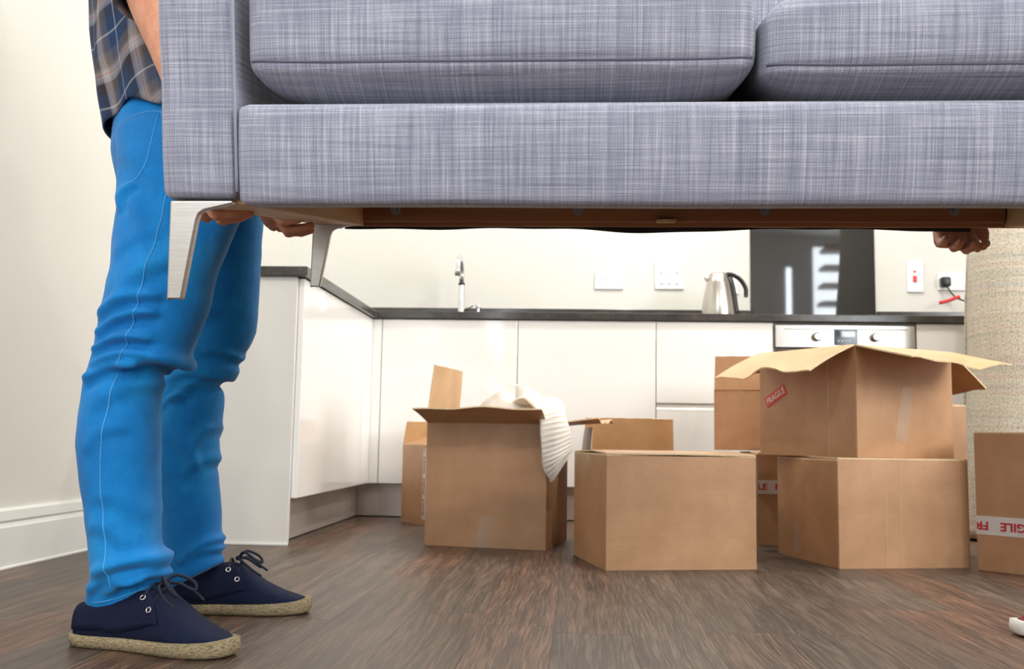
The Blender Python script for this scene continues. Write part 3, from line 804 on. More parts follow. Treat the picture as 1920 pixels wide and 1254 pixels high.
def face_M(side, wr, wl, u, z, off=.0008, rot=0):
    """matrix placing the XY plane onto an outer side face; u measured from the near (R, L) corner"""
    if side == 'R': o, xa, n = Vector((u, -off, z)), Vector((1, 0, 0)), Vector((0, -1, 0))
    elif side == 'L': o, xa, n = Vector((-off, u, z)), Vector((0, -1, 0)), Vector((-1, 0, 0))
    M = Matrix((xa, n.cross(xa), n)).transposed().to_4x4(); M.translation = o
    return M @ Matrix.Rotation(R(rot), 4, 'Z')
def strip(name, M, w, hh, mat, parent, th=.0005, wav=0):
    n = 12; V = []; F = []
    for i in range(n+1):
        for j in (-1, 1):
            for z in (th, -.0006): V.append(M @ Vector((-w/2+w*i/n, j*hh/2+wav*math.sin(i*2.1+j), z+(wav*.4*math.sin(i*1.7) if z > 0 else 0))))
    for i in range(n):
        a = i*4; b = a+4
        F += [(a, b, b+2, a+2), (a+1, a+3, b+3, b+1), (a, a+1, b+1, b), (a+2, b+2, b+3, a+3)]
    F += [(0, 2, 3, 1), (n*4, n*4+1, n*4+3, n*4+2)]
    return mk(name, V, F, mat, parent, False, False)
def fragile_tape(t, M, w, hh, phase=0.0, gap=.062):
    tp = strip('printed_tape', M, w, hh, MT['wtape'], t)
    me = text_mesh('FRAGILE', hh*.62, .03); me.transform(Matrix.Diagonal((1.12, 1, 1, 1)))
    me.materials.clear(); me.materials.append(MT['redink'])
    co = np.array([v.co[:] for v in me.vertices]); tw = co[:, 0].max()-co[:, 0].min(); me_used = False
    per = tw+gap; x = -w/2+phase*per
    while x < w/2:
        m2 = me.copy(); bm = bmesh.new(); bm.from_mesh(m2)
        bmesh.ops.translate(bm, verts=bm.verts[:], vec=(x+tw/2, 0, .0012))
        for co_, no in (((-w/2+.002, 0, 0), (-1, 0, 0)), ((w/2-.002, 0, 0), (1, 0, 0))):
            bmesh.ops.bisect_plane(bm, geom=bm.verts[:]+bm.edges[:]+bm.faces[:], plane_co=co_, plane_no=no, clear_outer=True)
        bm.to_mesh(m2); n = len(bm.verts); bm.free()
        if n:
            m2.transform(M); put(bpy.data.objects.new('lettering', m2), tp, False)
        x += per
    return tp
# closed carton in front
t = carton('closed plain carton standing in front, nearest and squarest of the cartons', (.980, -1.530), 13.8, .437, .361, .310,
  [dict(side='L', ang=-89.2, length=.20), dict(side='BR', ang=-89.2, length=.20), dict(side='R', ang=-88.2, length=.178, z=.004, seed=3), dict(side='BL', ang=-88.2, length=.178, z=.004, seed=4)])
strip('clear_tape', face_M('L', .437, .361, .19, .275, .001), .024, .075, MT['tape'], t, wav=.0005)
# open carton behind it
t = carton('open carton with a raised rear flap right behind the closed front carton', (.950, -1.000), 4, .335, .37, .308,
  [dict(side='BL', ang=-4, length=.125, bend=-6, wave=3, seed=5), dict(side='L', ang=-3, length=.085, bend=-4, wave=2, seed=6), dict(side='BR', ang=97, length=.10, bend=10, wave=6, seed=7), dict(side='R', ang=-120, length=.12, seed=8)])
# open carton on the left holding the jumper
oa = math.degrees(math.atan2(.052, -.404))
t = carton('tall open carton with a cream jumper hanging over its corner', (.406, -1.016), -10.5, .407, .35, .403,
  [dict(side='R', ang=66, length=.13, bend=8, wave=3, taper=-.010, seed=11), dict(side='L', ang=-5, length=.190, bend=-2, wave=1.5, seed=12, taper=.012), dict(side='BR', ang=84, length=.165, bend=4, wave=4, seed=13), dict(side='BL', ang=82, length=.15, bend=10, wave=4, seed=14)])
strip('clear_tape', face_M('R', .407, .32, .205, .05, .001, 78), .105, .048, MT['tape'], t, wav=.001)
# small carton at the back left
a_ = math.degrees(math.atan2(-.188, .138))
t = carton('small carton with vertical red FRAGILE tape, behind the jumper carton by the corner cabinet', (.315, -.350), -53.7+90, .21, .235, .317,
  [dict(side='BL', ang=-12, length=.10, seed=21), dict(side='L', ang=-70, length=.13, seed=22, wave=2), dict(side='BR', ang=-20, length=.12, seed=23)])
fragile_tape(t, face_M('L', .33, .235, .032, .165, .0008, 90), .28, .026, .15, .018)
# lower carton of the rear stack
t = carton('carton with a white FRAGILE tape band at the bottom of the rear stack', (1.528, -.768), 0, .34, .36, .312,
  [dict(side='R', ang=-89, length=.17, seed=31), dict(side='BL', ang=-89, length=.17, seed=32), dict(side='L', ang=88, length=.15, bend=4, wave=2, seed=33), dict(side='BR', ang=-88, length=.12, seed=34, z=.004)])
fragile_tape(t, face_M('R', .34, .36, .17, .199, .0008), .338, .047, -.60, .028)
# upper carton of the rear stack
t = carton('carton with an upright front flap on top of the rear stack', (1.410, -.560), -10, .36, .28, .222,
  [dict(side='R', ang=-1, length=.125, seed=41, taper=.003, wave=.6), dict(side='BR', ang=30, length=.12, seed=42), dict(side='BL', ang=20, length=.12, seed=43)], z0=.3215)
for k in (.095, .101): strip('crease', face_M('R', .36, .28, k, .27, .0004, 90), .12, .0012, MT['cardedge'], t, .0006)
# lower right carton
t = carton('closed carton at the bottom of the right stack, corner edge toward the viewer', (1.643, -1.369), 14.0, .415, .385, .309,
  [dict(side='R', ang=-89.3, length=.2, seed=51), dict(side='BL', ang=-89.3, length=.2, seed=52), dict(side='L', ang=-89.6, length=.2, seed=53, z=-.006), dict(side='BR', ang=-89.6, length=.2, seed=54, z=-.006)])
for k in (.150, .195): strip('crease', face_M('R', .415, .409, k, .155, .0004, 90), .30, .0010, MT['cardedge'], t, .0006)
strip('clear_tape', face_M('L', .415, .409, .25, .06, .001, 90), .085, .045, MT['tape'], t, wav=.0006)
# open carton on top of it, edge on to the camera
TB = (1.705, -1.350)
t = carton('open carton with a red FRAGILE sticker and spread flaps on the right stack', TB, 32, .42, .40, .328,
  [dict(side='L', ang=109, length=.205, bend=9, wave=6, taper=-.004, seed=61, rag=1.0), dict(side='R', ang=104, length=.205, bend=3, wave=4, taper=-.004, seed=62, rag=1.0),
   dict(side='BL', ang=112, length=.12, bend=10, wave=4, seed=63), dict(side='BR', ang=118, length=.205, bend=8, wave=4, seed=64)], z0=.3135)
M = face_M('L', .405, .41, .325, .186, .0008, 27)
st = strip('sticker', M, .098, .034, MT['redst'], t)
lettering('FRAGILE', .0275, M @ Matrix.Translation((0, 0, .0011)), MT['whiteink'], st, .86, .014)
M = face_M('R', .405, .41, .20, .130, .001, 78)
strip('clear_tape', M, .165, .05, MT['tape'], t, wav=.0016)
strip('crease', face_M('L', .405, .41, .105, .165, .0004, 90), .325, .0010, MT['cardedge'], t, .0006)
# right carton with upside-down tape
t = carton('large carton with upside-down FRAGILE tape at the right edge of view', (2.050, -1.305), -47.5, .42, .36, .389,
  [dict(side='R', ang=-89, length=.17, seed=71), dict(side='BL', ang=-89, length=.17, seed=72), dict(side='L', ang=-89.5, length=.2, seed=73, z=-.006), dict(side='BR', ang=-89.5, length=.2, seed=74, z=-.006)])
fragile_tape(t, face_M('R', .42, .36, .21, .128, .0008, 180), .418, .052, -.70, .034)
# tall carton standing between the stacks
t = carton('tall narrow carton in shade, squeezed behind the right stack', (2.005, -.835), 2, .212, .26, .485,
  [dict(side='BR', ang=-86, length=.10, seed=81), dict(side='R', ang=-86, length=.10, seed=82), dict(side='L', ang=-88, length=.11, seed=83)])

# ------------------------------------------------------------------ jumper
def grid_obj(name, fn, nu, nv, mat, parent=None, uvs=(1, 1), thick=.0):
    V = []; F = []; U = []
    for i in range(nu+1):
        for j in range(nv+1):
            u, v = i/nu, j/nv; V.append(fn(u, v)); U.append((u*uvs[0], v*uvs[1]))
    for i in range(nu):
        for j in range(nv): a = i*(nv+1)+j; F.append((a, a+nv+1, a+nv+2, a+1))
    o = mk(name, V, F, mat, parent, True, True, U)
    if thick:
        s = o.modifiers.new('solid', 'SOLIDIFY'); s.thickness = thick; s.offset = 0
    return o
J = thing('knitted_jumper', 'cream rib-knit jumper draped over the corner of the tall open carton', 'jumper', (.80, -1.0, .40))
# sleeve: flattened tube that rises from inside the carton, folds over the corner and hangs in front
path = [(.70, -.86, .42), (.735, -.90, .47), (.775, -.98, .482), (.805, -1.060, .462), (.822, -1.105, .425), (.832, -1.118, .375), (.838, -1.112, .325), (.842, -1.104, .285), (.850, -1.098, .262)]
sp = smooth_path(path, 9)
wid = np.interp(np.linspace(0, 1, len(sp)), [0, .35, .5, .62, .85, 1], [.055, .06, .044, .050, .052, .046])
side = np.array([.955, .29, 0])
def sleeve(u, v):
    k = u*(len(sp)-1); i = int(min(k, len(sp)-2)); p = sp[i]+(sp[i+1]-sp[i])*(k-i)
    tan = sp[i+1]-sp[i]; tan = tan/np.linalg.norm(tan)
    s = side-tan*side.dot(tan); s /= np.linalg.norm(s); n = np.cross(s, tan)
    a = 2*math.pi*v; w_ = np.interp(k, range(len(sp)), wid)
    rib = .0022*math.sin(u*len(sp)*2.35+1.2*math.cos(a)) if u > .42 else .0006*math.sin(u*len(sp)*6)
    wr_ = .010*math.sin(a*1+u*6)*(1-u)
    return p+s*math.cos(a)*w_+n*math.sin(a)*(.0135+rib+.004*math.sin(3*a+u*9))+n*wr_*.3 + tan*(-.030*math.cos(a)*max(0, (u-.6)/.4))
o = grid_obj('sleeve', sleeve, 150, 40, MT['knit'], J, (.45, .22))
def heap(u, v):
    a = 2*math.pi*u; r_ = v
    x = .690+.150*r_*math.cos(a)*(1-.1*math.sin(2*a)); y = -.88+.115*r_*math.sin(a)
    q = np.array([[x, y, 0]])
    z = .375+.118*(1-r_**2.6)*(1+.25*math.sin(a*2+1.5))+.016*snoise(q, 55, 5)[0]+.010*snoise(q, 110, 6)[0]
    return (x, y, z)
grid_obj('body', heap, 90, 40, MT['knit'], J, (.9, .3), .012)

# ------------------------------------------------------------------ rolled rug
RG = thing('rolled_rug', 'beige woven rug rolled up and standing on end behind the right carton', 'rug', (2.57, -.40, 0), (0, R(3.2), R(0)))
V = []; U = []; nr = 150; nz = 60; Hh = 1.75; turns = 3.2
prof_r = []
F = []
def rug_r(th, z): return .205+.006*math.sin(z*7+1)+.004*math.sin(th*3+z*4)
for k in range(nz+1):
    z = Hh*k/nz
    for i in range(nr+1):
        th = 2*math.pi*i/nr; rr = rug_r(th, z) + .010*(i/nr)
        V.append((rr*math.cos(th+2.6), rr*math.sin(th+2.6), z+.002)); U.append((th*.2, z))
for k in range(nz):
    for i in range(nr): a = k*(nr+1)+i; F.append((a, a+1, a+nr+2, a+nr+1))
o = mk('outer_turn', V, F, MT['rug'], RG, False, True, U)
s_ = o.modifiers.new('solid', 'SOLIDIFY'); s_.thickness = .009; s_.offset = -1
# inner turns as one spiral strip
V = []; F = []; U = []; ns = 260
for k in (0, 1):
    for i in range(ns+1):
        th = 2*math.pi*turns*i/ns; rr = .195-.012*th/(2*math.pi)*1.3
        V.append((rr*math.cos(-th+2.6), rr*math.sin(-th+2.6), .004+k*(Hh-.01))); U.append((th*.15, k*Hh))
for i in range(ns): F.append((i, i+1, ns+2+i, ns+1+i))
o = mk('inner_turns', V, F, MT['rug'], RG, False, True, U)
s_ = o.modifiers.new('solid', 'SOLIDIFY'); s_.thickness = .008; s_.offset = 0

# ------------------------------------------------------------------ people
def oloft(sec, seg=16):
    """closed loft through (centre, half-axis a, half-axis b) sections"""
    V = []; F = []; n = len(sec)
    for c, a, b in sec:
        c, a, b = map(lambda q: np.array(q, float), (c, a, b))
        for k in range(seg): t = 2*math.pi*k/seg; V.append(c+a*math.cos(t)+b*math.sin(t))
    for i in range(n-1):
        for k in range(seg): a, b = i*seg+k, i*seg+(k+1) % seg; F.append((a, b, b+seg, a+seg))
    F.append(tuple(range(seg))[::-1]); F.append(tuple(range((n-1)*seg, n*seg)))
    return V, F
def ball(c, r, seg=16):
    c = np.array(c, float); r = np.array(r if hasattr(r, '__len__') else (r, r, r), float)
    return oloft([(c+np.array([0, 0, r[2]*math.cos(t)]), (r[0]*max(math.sin(t), .02), 0, 0), (0, r[1]*max(math.sin(t), .02), 0)) for t in np.linspace(0, math.pi, 11)], seg)
def hand_vf(wrist, f, n, tsign, curl=(8, 14, 12), spread=1.0, thumb=True):
    """wrist point, finger direction f, palm normal n; thumb on side tsign*(n x f)"""
    f = np.array(f, float); f /= np.linalg.norm(f); n = np.array(n, float); n -= f*n.dot(f); n /= np.linalg.norm(n); s = np.cross(n, f)*tsign
    w = np.array(wrist, float); out = []
    out.append(oloft([(w-f*.02, s*.027, n*.021), (w+f*.012, s*.029, n*.020), (w+f*.035, s*.037, n*.018), (w+f*.065, s*.0425, n*.0155), (w+f*.088, s*.041, n*.013), (w+f*.098, s*.036, n*.009)], 18))
    for i, (o, ln) in enumerate(((.0315, .073), (.0105, .081), (-.0105, .076), (-.0305, .060))):
        p = w+f*(.086-.004*abs(i-1.2))+s*o*spread; a = R(-3+2*i); pts = [p-f*.012]; rad = [.0094]
        ang = a
        d_s = s*(.05*(1.2-i))
        for k, (seg_, cu) in enumerate(zip((.44, .31, .25), curl)):
            ang += R(cu); pts.append(pts[-1]+(f*math.cos(ang)+n*math.sin(ang)+d_s)*ln*seg_+(f*.012 if k == 0 else 0)); rad.append((.0092, .0083, .0074)[k])
        pts.append(pts[-1]+(pts[-1]-pts[-2])/np.linalg.norm(pts[-1]-pts[-2])*.004); rad.append(.0045)
        out.append(tube_vf(pts, rad, 12))
        out.append(ball(pts[1], .0100)); out.append(ball(pts[2], .0090))
    if thumb:
        b = w+f*.026+s*.030; p1 = b+s*.019+f*.024+n*.002; p2 = p1+f*.020+s*.007+n*.002; p3 = p2+f*.014
        out.append(tube_vf([b-s*.016, b, p1, p2, p3, p3+f*.004], [.013, .0145, .0120, .0102, .0085, .005], 12))
    return out
def fold_disp(co, no, folds, mask):
    d = np.zeros(len(co)); X = co[:, (0, 2)]
    for (a, b, w, amp) in folds:
        a, b = np.array(a), np.array(b); ab = b-a; L = np.linalg.norm(ab); t = ((X-a)@ab)/L**2
        perp = np.array([-ab[1], ab[0]])/L; s = (X-a)@perp
        bow = s-.010*np.sin(np.clip(t, 0, 1)*math.pi)*np.sign(perp[1])
        fade = 1/(1+np.exp(-(t+.04)*26))*1/(1+np.exp((t-1.04)*26))
        q = bow/w*np.sign(perp[1])
        d += amp*fade*(np.exp(-q**2)-.85*np.exp(-(q+1.35)**2))
    return d*mask
def seam_line(name, bvh, pts, parent, mat, rad=.0011, n=10, y0=-4.0):
    out = []
    for p in smooth_path([(q[0], 0, q[1]) for q in pts], n):
        hit = bvh.ray_cast(Vector((p[0], y0, p[2])), Vector((0, 1, 0)))
        if hit[0] is not None: out.append(hit[0]-Vector((0, .0003, 0)))
    if len(out) > 2: return tube(name, out, rad, mat, parent, 5)

def shoe(parent, heel, yaw, L, mats, z_hi=1.0):
    up, quarter, solem, lacem = mats
    S_ = [0, .012, .04, .1, .2, .3, .42, .55, .68, .8, .9, .96, .99, 1.0]
    Wd = [.006, .020, .029, .0345, .036, .0355, .038, .044, .0485, .046, .037, .025, .014, .004]
    Sh = [0, .3, .5, .62, 1.0]; Hh_ = [.066, .102, .092, .066, .040]
    def w(s): return float(np.interp(s, S_, Wd))*L/.30
    def hgt(s): return float(np.interp(s, [0, .06, .2, .35, .47, .55, .62, .71, .82, .92, 1], [.062, .068, .076, .086, .098, .092, .078, .059, .043, .034, .027]))*z_hi
    def zs(s): return .019+.008*s**3
    def cl(s): return .010*math.sin(math.pi*s)-.004
    def surf(s, ph, off=0):
        c, sn = math.cos(ph), max(0, math.sin(ph))
        wv = w(s)+off; z0 = zs(s)-.004; H = hgt(s)-z0+off
        pwr = .62 if s > .25 else .5
        return np.array([s*L+(off*1.0 if s > .97 else 0), cl(s)+wv*math.copysign(abs(c)**.8, c), z0+H*sn**pwr])
    M = Matrix.Translation((heel[0], heel[1], 0)) @ Matrix.Rotation(R(yaw), 4, 'Z')
    o = bpy.data.objects.new('shoe', None)
    ns, npn = 64, 26; V = []; F = []
    ss = np.concatenate([np.linspace(0, .05, 8)[:-1], np.linspace(.05, .92, ns-16), np.linspace(.92, 1, 10)[1:]])
    for s in ss:
        for k in range(npn+1): V.append(surf(s, math.pi*k/npn))
    ns = len(ss)
    for i in range(ns-1):
        for k in range(npn): a = i*(npn+1)+k; F.append((a, a+1, a+npn+2, a+npn+1))
        F.append((i*(npn+1)+npn, i*(npn+1), (i+1)*(npn+1), (i+1)*(npn+1)+npn))
    F.append(tuple(range(npn+1))); F.append(tuple(range((ns-1)*(npn+1), ns*(npn+1)))[::-1])
    V = [M @ Vector(v) for v in V]
    sh = mk('shoe', V, F, up, parent, True, True)
    # sole
    V = []; F = []; lv = [(-.006, .0), (.0, .0012), (.0035, .006), (.0042, .013), (.003, 1), (-.003, 1)]
    m_ = 40; outline = []
    sl = np.concatenate([np.linspace(0, .06, 8)[:-1], np.linspace(.06, .9, 24), np.linspace(.9, 1, 12)[1:]])
    for s in sl: outline.append((s, 1))
    for s in sl[::-1][1:-1]: outline.append((s, -1))
    for off, z in lv:
        for s, sg in outline:
            zz = (zs(s)+.001) if z == 1 else z
            rise = .003*max(0, (s-.78)/.22)**2+.002*max(0, (.1-s)/.1)
            bump_ = .0012*math.sin(s*90) if z not in (0, 1) else 0
            ex = off*(1 if s >= .98 else (-1 if s <= .015 else 0))
            V.append(M @ Vector((s*L+ex, cl(s)+sg*(w(s)+.0035+off+bump_*.5), zz+(rise if z != 1 else rise*.8))))
    n_ = len(outline)
    for i in range(len(lv)-1):
        for k in range(n_): a, b = i*n_+k, i*n_+(k+1) % n_; F.append((a, b, b+n_, a+n_))
    F.append(tuple(range(n_))[::-1]); F.append(tuple(range((len(lv)-1)*n_, len(lv)*n_)))
    mk('sole', V, F, solem, sh, True, True)
    # quarters with eyelets, laces
    eye = {}
    for sd in (0, 1):
        V = []; F = []; nu, nv = 26, 12
        for i in range(nu+1):
            s = .02+.585*i/nu
            top = np.interp(s, [.02, .2, .42, .53, .60], [1.35, 1.28, 1.25, 1.00, .40]); bot = np.interp(s, [.02, .2, .35, .5, .60], [.06, .06, .07, .14, .30])
            for j in range(nv+1):
                ph = bot+(top-bot)*j/nv; ph = ph if sd == 0 else math.pi-ph
                V.append(M @ Vector(surf(s, ph, .0026)))
        for i in range(nu):
            for j in range(nv): a = i*(nv+1)+j; q = (a, a+1, a+nv+2, a+nv+1); F.append(q if sd == 0 else q[::-1])
        qo = mk('quarter_panel', V, F, quarter, sh, True, True)
        sm = qo.modifiers.new('solid', 'SOLIDIFY'); sm.thickness = .002; sm.offset = 0
        for (s, ph) in ((.475, .82), (.540, .54)):
            p = surf(s, ph if sd == 0 else math.pi-ph, .0042); p2 = surf(s+.01, ph if sd == 0 else math.pi-ph, .0042); p3 = surf(s, (ph+.1) if sd == 0 else math.pi-ph-.1, .0042)
            a = (p2-p)/np.linalg.norm(p2-p); b = p3-p; b -= a*b.dot(a); b /= np.linalg.norm(b)
            ring_ = [M @ Vector(p+(a*math.cos(t)+b*math.sin(t))*.0042) for t in np.linspace(0, 2*math.pi, 15)]
            tube('eyelet', ring_, .0013, MT['eyelet'], sh, 8); eye[(sd, round(s, 3))] = p
    for s in (.475, .540):
        a, b = eye[(0, s)], eye[(1, s)]; mid = surf(s, math.pi/2, .007)
        tube('lace', [M @ Vector(q) for q in smooth_path([a, .45*a+.55*mid+np.array([0, 0, .003]), mid, .45*b+.55*mid+np.array([0, 0, .003]), b], 5)], .0024, lacem, sh, 8)
    kn = surf(.52, math.pi/2, .011)
    lathe('lace_knot', [(.0005, -.005), (.005, -.004), (.007, 0), (.005, .004), (.0005, .005)], lacem, sh, tuple(M @ Vector(kn)), 12)
    for sg, ln in ((1, 1), (-1, 1.15)):
        lp = [kn, kn+np.array([.012, sg*.018, .012])*ln, kn+np.array([.035, sg*.034, .000])*ln, kn+np.array([.042, sg*.026, -.012])*ln, kn+np.array([.020, sg*.012, .000]), kn]
        tube('lace_bow', [M @ Vector(q) for q in smooth_path(lp, 7)], .0026, lacem, sh, 8)
        te = [kn, kn+np.array([.010, sg*.026, -.002]), kn+np.array([.034, sg*.040, -.018]), kn+np.array([.052, sg*.040, -.030])]
        tube('lace_end', [M @ Vector(q) for q in smooth_path(te, 6)], .0022, lacem, sh, 8)
    return sh

def person(label, base, trouser, jeans_mat, shirt_rings, shirt_mat, arms, hands, head, shoes, seams=None, sleeve_mat=None, voxel=.005, sgn=1, hem=None, sleeve_end=.62):
    P = thing('person', label, 'person', base)
    # trousers
    me = remesh([rings_vf(interp_rings(r_), 30, 2.15) for r_ in trouser['rings']], voxel, 2)
    co, no = get_vn(me); d = np.zeros(len(co))
    for folds, lo, hi in trouser['folds']:
        m = 1/(1+np.exp((co[:, 1]-hi)*120))*1/(1+np.exp((lo-co[:, 1])*120)); d += fold_disp(co, no, folds, m)
    d += .0022*snoise(co, 26, 2)+.0010*snoise(co*np.array([1, 1, 2.2]), 60, 8)
    co = co+no*d[:, None]; co[:, 2] = np.maximum(co[:, 2], .014); me.vertices.foreach_set('co', co.ravel()); me.update()
    je = obj_from_mesh('jeans', me, jeans_mat, P)
    if seams:
        bv = BVHTree.FromPolygons([tuple(v) for v in co], [tuple(p.vertices) for p in me.polygons])
        for pts, rad in seams: seam_line('seam', bv, pts, je, MT['seam'], rad)
    # shirt: open loft with a hem that hangs lower at the back
    seg = 96; A = np.array(shirt_rings); nz_ = 70; V = []; F = []; U = []
    for i in range(nz_+1):
        f_ = i/nz_
        for k in range(seg+1):
            th = 2*math.pi*k/seg; zb = hem(th) if hem else A[0, 2]
            z = zb+(A[-1, 2]-zb)*f_
            cx, cy, a, b = (np.interp(z, A[:, 2], A[:, q]) for q in (0, 1, 3, 4))
            fl_ = 1+.045*math.sin(5*th+z*9)*(1-f_)**1.5+.030*math.sin(9*th-z*22+1)*(1-f_*.5)
            V.append((cx+a*math.cos(th)*fl_, cy+b*math.sin(th)*fl_, z)); U.append((th*.155, z+.05*math.sin(th*2)*(1-f_)))
    V = np.array(V); V += .003*np.stack([snoise(V, 38, 61), snoise(V, 38, 62), np.zeros(len(V))], 1)
    for i in range(nz_):
        for k in range(seg): a = i*(seg+1)+k; F.append((a, a+1, a+seg+2, a+seg+1))
    sh = mk('shirt', V, F, shirt_mat, P, True, True, U); so = sh.modifiers.new('solid', 'SOLIDIFY'); so.thickness = .003; so.offset = 1
    # body: one continuous skin surface under the clothes
    parts = []
    tr = [tuple([r_[0], r_[1], r_[2], r_[3]*.80, r_[4]*.84]) for r_ in shirt_rings if r_[2] > .9]
    pc = trouser['rings'][0][1]; tr = [(pc[0], pc[1], .86, .09, .12), (pc[0], pc[1], .95, .09, .12)]+[q for q in tr if q[2] > 1.0]
    parts.append(rings_vf(interp_rings(tr, .03), 28))
    hx, hy, hz = head
    parts.append(tube_vf([(hx-.02*sgn, hy, hz-.24), (hx, hy, hz-.04)], [.062, .056], 18))
    parts.append(ball((hx+.008*sgn, hy, hz+.01), (.098, .078, .118), 24)); parts.append(ball((hx+.045*sgn, hy, hz-.055), (.055, .052, .065), 20))
    parts.append(tube_vf([(hx+.095*sgn, hy, hz+.018), (hx+.118*sgn, hy, hz-.022), (hx+.100*sgn, hy, hz-.036)], [.009, .014, .013], 10))
    parts.append(ball((hx+.098*sgn, hy, hz-.066), (.010, .024, .007), 12)); parts.append(ball((hx+.095*sgn, hy, hz-.078), (.010, .021, .007), 12))
    for e in (-1, 1): parts.append(ball((hx-.004*sgn, hy+e*.080, hz-.004), (.019, .008, .032), 14)); parts.append(ball((hx+.090*sgn, hy+e*.032, hz+.034), (.012, .022, .007), 12))
    for e in (-1, 1): parts.append(ball((hx+.086*sgn, hy+e*.032, hz+.014), (.010, .015, .011), 12))
    for pts, rad in arms:
        sp_ = smooth_path(pts, 10); parts.append(tube_vf(sp_, list(np.interp(np.linspace(0, 1, len(sp_)), np.linspace(0, 1, len(rad)), rad)), 20))
    for h in hands: parts += hand_vf(*h)
    for r_ in trouser['rings'][1:3]:
        parts.append(rings_vf([(q[0], q[1], q[2], q[3]*.55, q[4]*.55) for q in interp_rings(r_, .03) if q[2] > .14], 20))
    me = remesh(parts, .0036, 3)
    obj_from_mesh('body', me, MT['skin'], P)
    # sleeves with a rolled cuff
    for pts, rad in arms:
        sp_ = smooth_path(pts, 14); n = int(len(sp_)*sleeve_end); q = sp_[:n]
        rr = np.interp(np.linspace(0, 1, len(sp_)), np.linspace(0, 1, len(rad)), rad)[:n]
        V, F = tube_vf(q, list(rr*1.10+.010), 28, False); V = np.array([tuple(v) for v in V])
        V += .005*np.stack([snoise(V, 34, 71), snoise(V, 34, 72), snoise(V, 34, 73)], 1)
        U = [((k % 28)/28*.36, V[k][2]) for k in range(len(V))]
        s2 = mk('sleeve', V, F, sleeve_mat or shirt_mat, sh, True, True, U); so = s2.modifiers.new('solid', 'SOLIDIFY'); so.thickness = .003
        V, F = tube_vf(q[-5:], list(rr[-5:]*1.10+.016), 28, False); V = np.array([tuple(v) for v in V]); V += .002*np.stack([snoise(V, 60, 74), snoise(V, 60, 75), snoise(V, 60, 76)], 1)
        U = [((k % 28)/28*.36, V[k][2]*1.3) for k in range(len(V))]
        s3 = mk('cuff', V, F, sleeve_mat or shirt_mat, sh, True, True, U); so = s3.modifiers.new('solid', 'SOLIDIFY'); so.thickness = .007
    # hair cap, eyes
    V, F = ball((hx-.014*sgn, hy, hz+.036), (.101, .085, .108), 32)
    V = [tuple(np.array(v)+.004*snoise(np.array([v]), 90, 77)[0]) for v in V]
    keep = [f for f in F if np.mean([V[i][2] for i in f]) > hz-.02+.07*((np.mean([V[i][0] for i in f])-hx)*sgn > .03)]
    ho = mk('hair', V, keep, MT['hair'], P, True, True); so = ho.modifiers.new('solid', 'SOLIDIFY'); so.thickness = .01
    for e in (-1, 1): V, F = ball((hx+.090*sgn, hy+e*.032, hz+.016), (.0105, .0115, .0085), 12); mk('eye', V, F, MT['eye'], P)
    for s in shoes: shoe(P, *s)
    return P

# --- the person at the left end, side on, lifting the sofa
Yn, Yf_ = -2.61, -2.30
def ring_bf(z, back, front, y, b, k=0): return ((back+front)/2, y, z, (front-back)/2, b, k)
near = [ring_bf(.94, .075, .27, -2.54, .075), ring_bf(.885, .066, .318, -2.56, .098), ring_bf(.827, .080, .322, -2.575, .096), ring_bf(.746, .088, .305, -2.585, .090), ring_bf(.688, .090, .286, -2.595, .085), ring_bf(.632, .097, .273, Yn, .080),
        ring_bf(.58, .086, .266, Yn, .076), ring_bf(.554, .080, .260, Yn, .075), ring_bf(.524, .077, .248, Yn, .073), ring_bf(.493, .072, .236, Yn, .071), ring_bf(.472, .067, .234, Yn, .069), ring_bf(.461, .064, .222, Yn, .067),
        ring_bf(.452, .061, .192, Yn, .064), ring_bf(.42, .057, .187, Yn, .064), ring_bf(.383, .054, .186, Yn, .065), ring_bf(.333, .052, .189, Yn, .066), ring_bf(.27, .063, .193, Yn, .064), ring_bf(.217, .076, .197, Yn, .062),
        ring_bf(.164, .087, .200, Yn, .061, .12), ring_bf(.122, .095, .216, Yn, .062, .25), ring_bf(.098, .078, .220, -2.602, .054, .37), ring_bf(.070, .086, .216, -2.594, .047, .42)]
far = [ring_bf(.94, .075, .255, -2.38, .075), ring_bf(.86, .060, .270, -2.355, .095), ring_bf(.804, .055, .262, -2.34, .092), ring_bf(.693, .062, .253, -2.325, .084), ring_bf(.60, .078, .247, -2.31, .078), ring_bf(.561, .078, .244, Yf_, .075),
       ring_bf(.530, .070, .231, Yf_, .072), ring_bf(.509, .062, .216, Yf_, .070), ring_bf(.485, .058, .213, Yf_, .068), ring_bf(.463, .054, .184, Yf_, .064), ring_bf(.41, .052, .184, Yf_, .064), ring_bf(.334, .046, .180, Yf_, .066),
       ring_bf(.268, .052, .177, Yf_, .064), ring_bf(.201, .070, .187, Yf_, .061), ring_bf(.143, .078, .190, Yf_, .060, .25), ring_bf(.105, .072, .196, Yf_, .062, .42), ring_bf(.064, .072, .199, Yf_, .062, .52)]
pelvis = [(.165, -2.455, .80, .125, .160), (.165, -2.455, .86, .138, .182), (.162, -2.455, .92, .136, .180), (.158, -2.455, .985, .130, .168)]
A_ = .0125
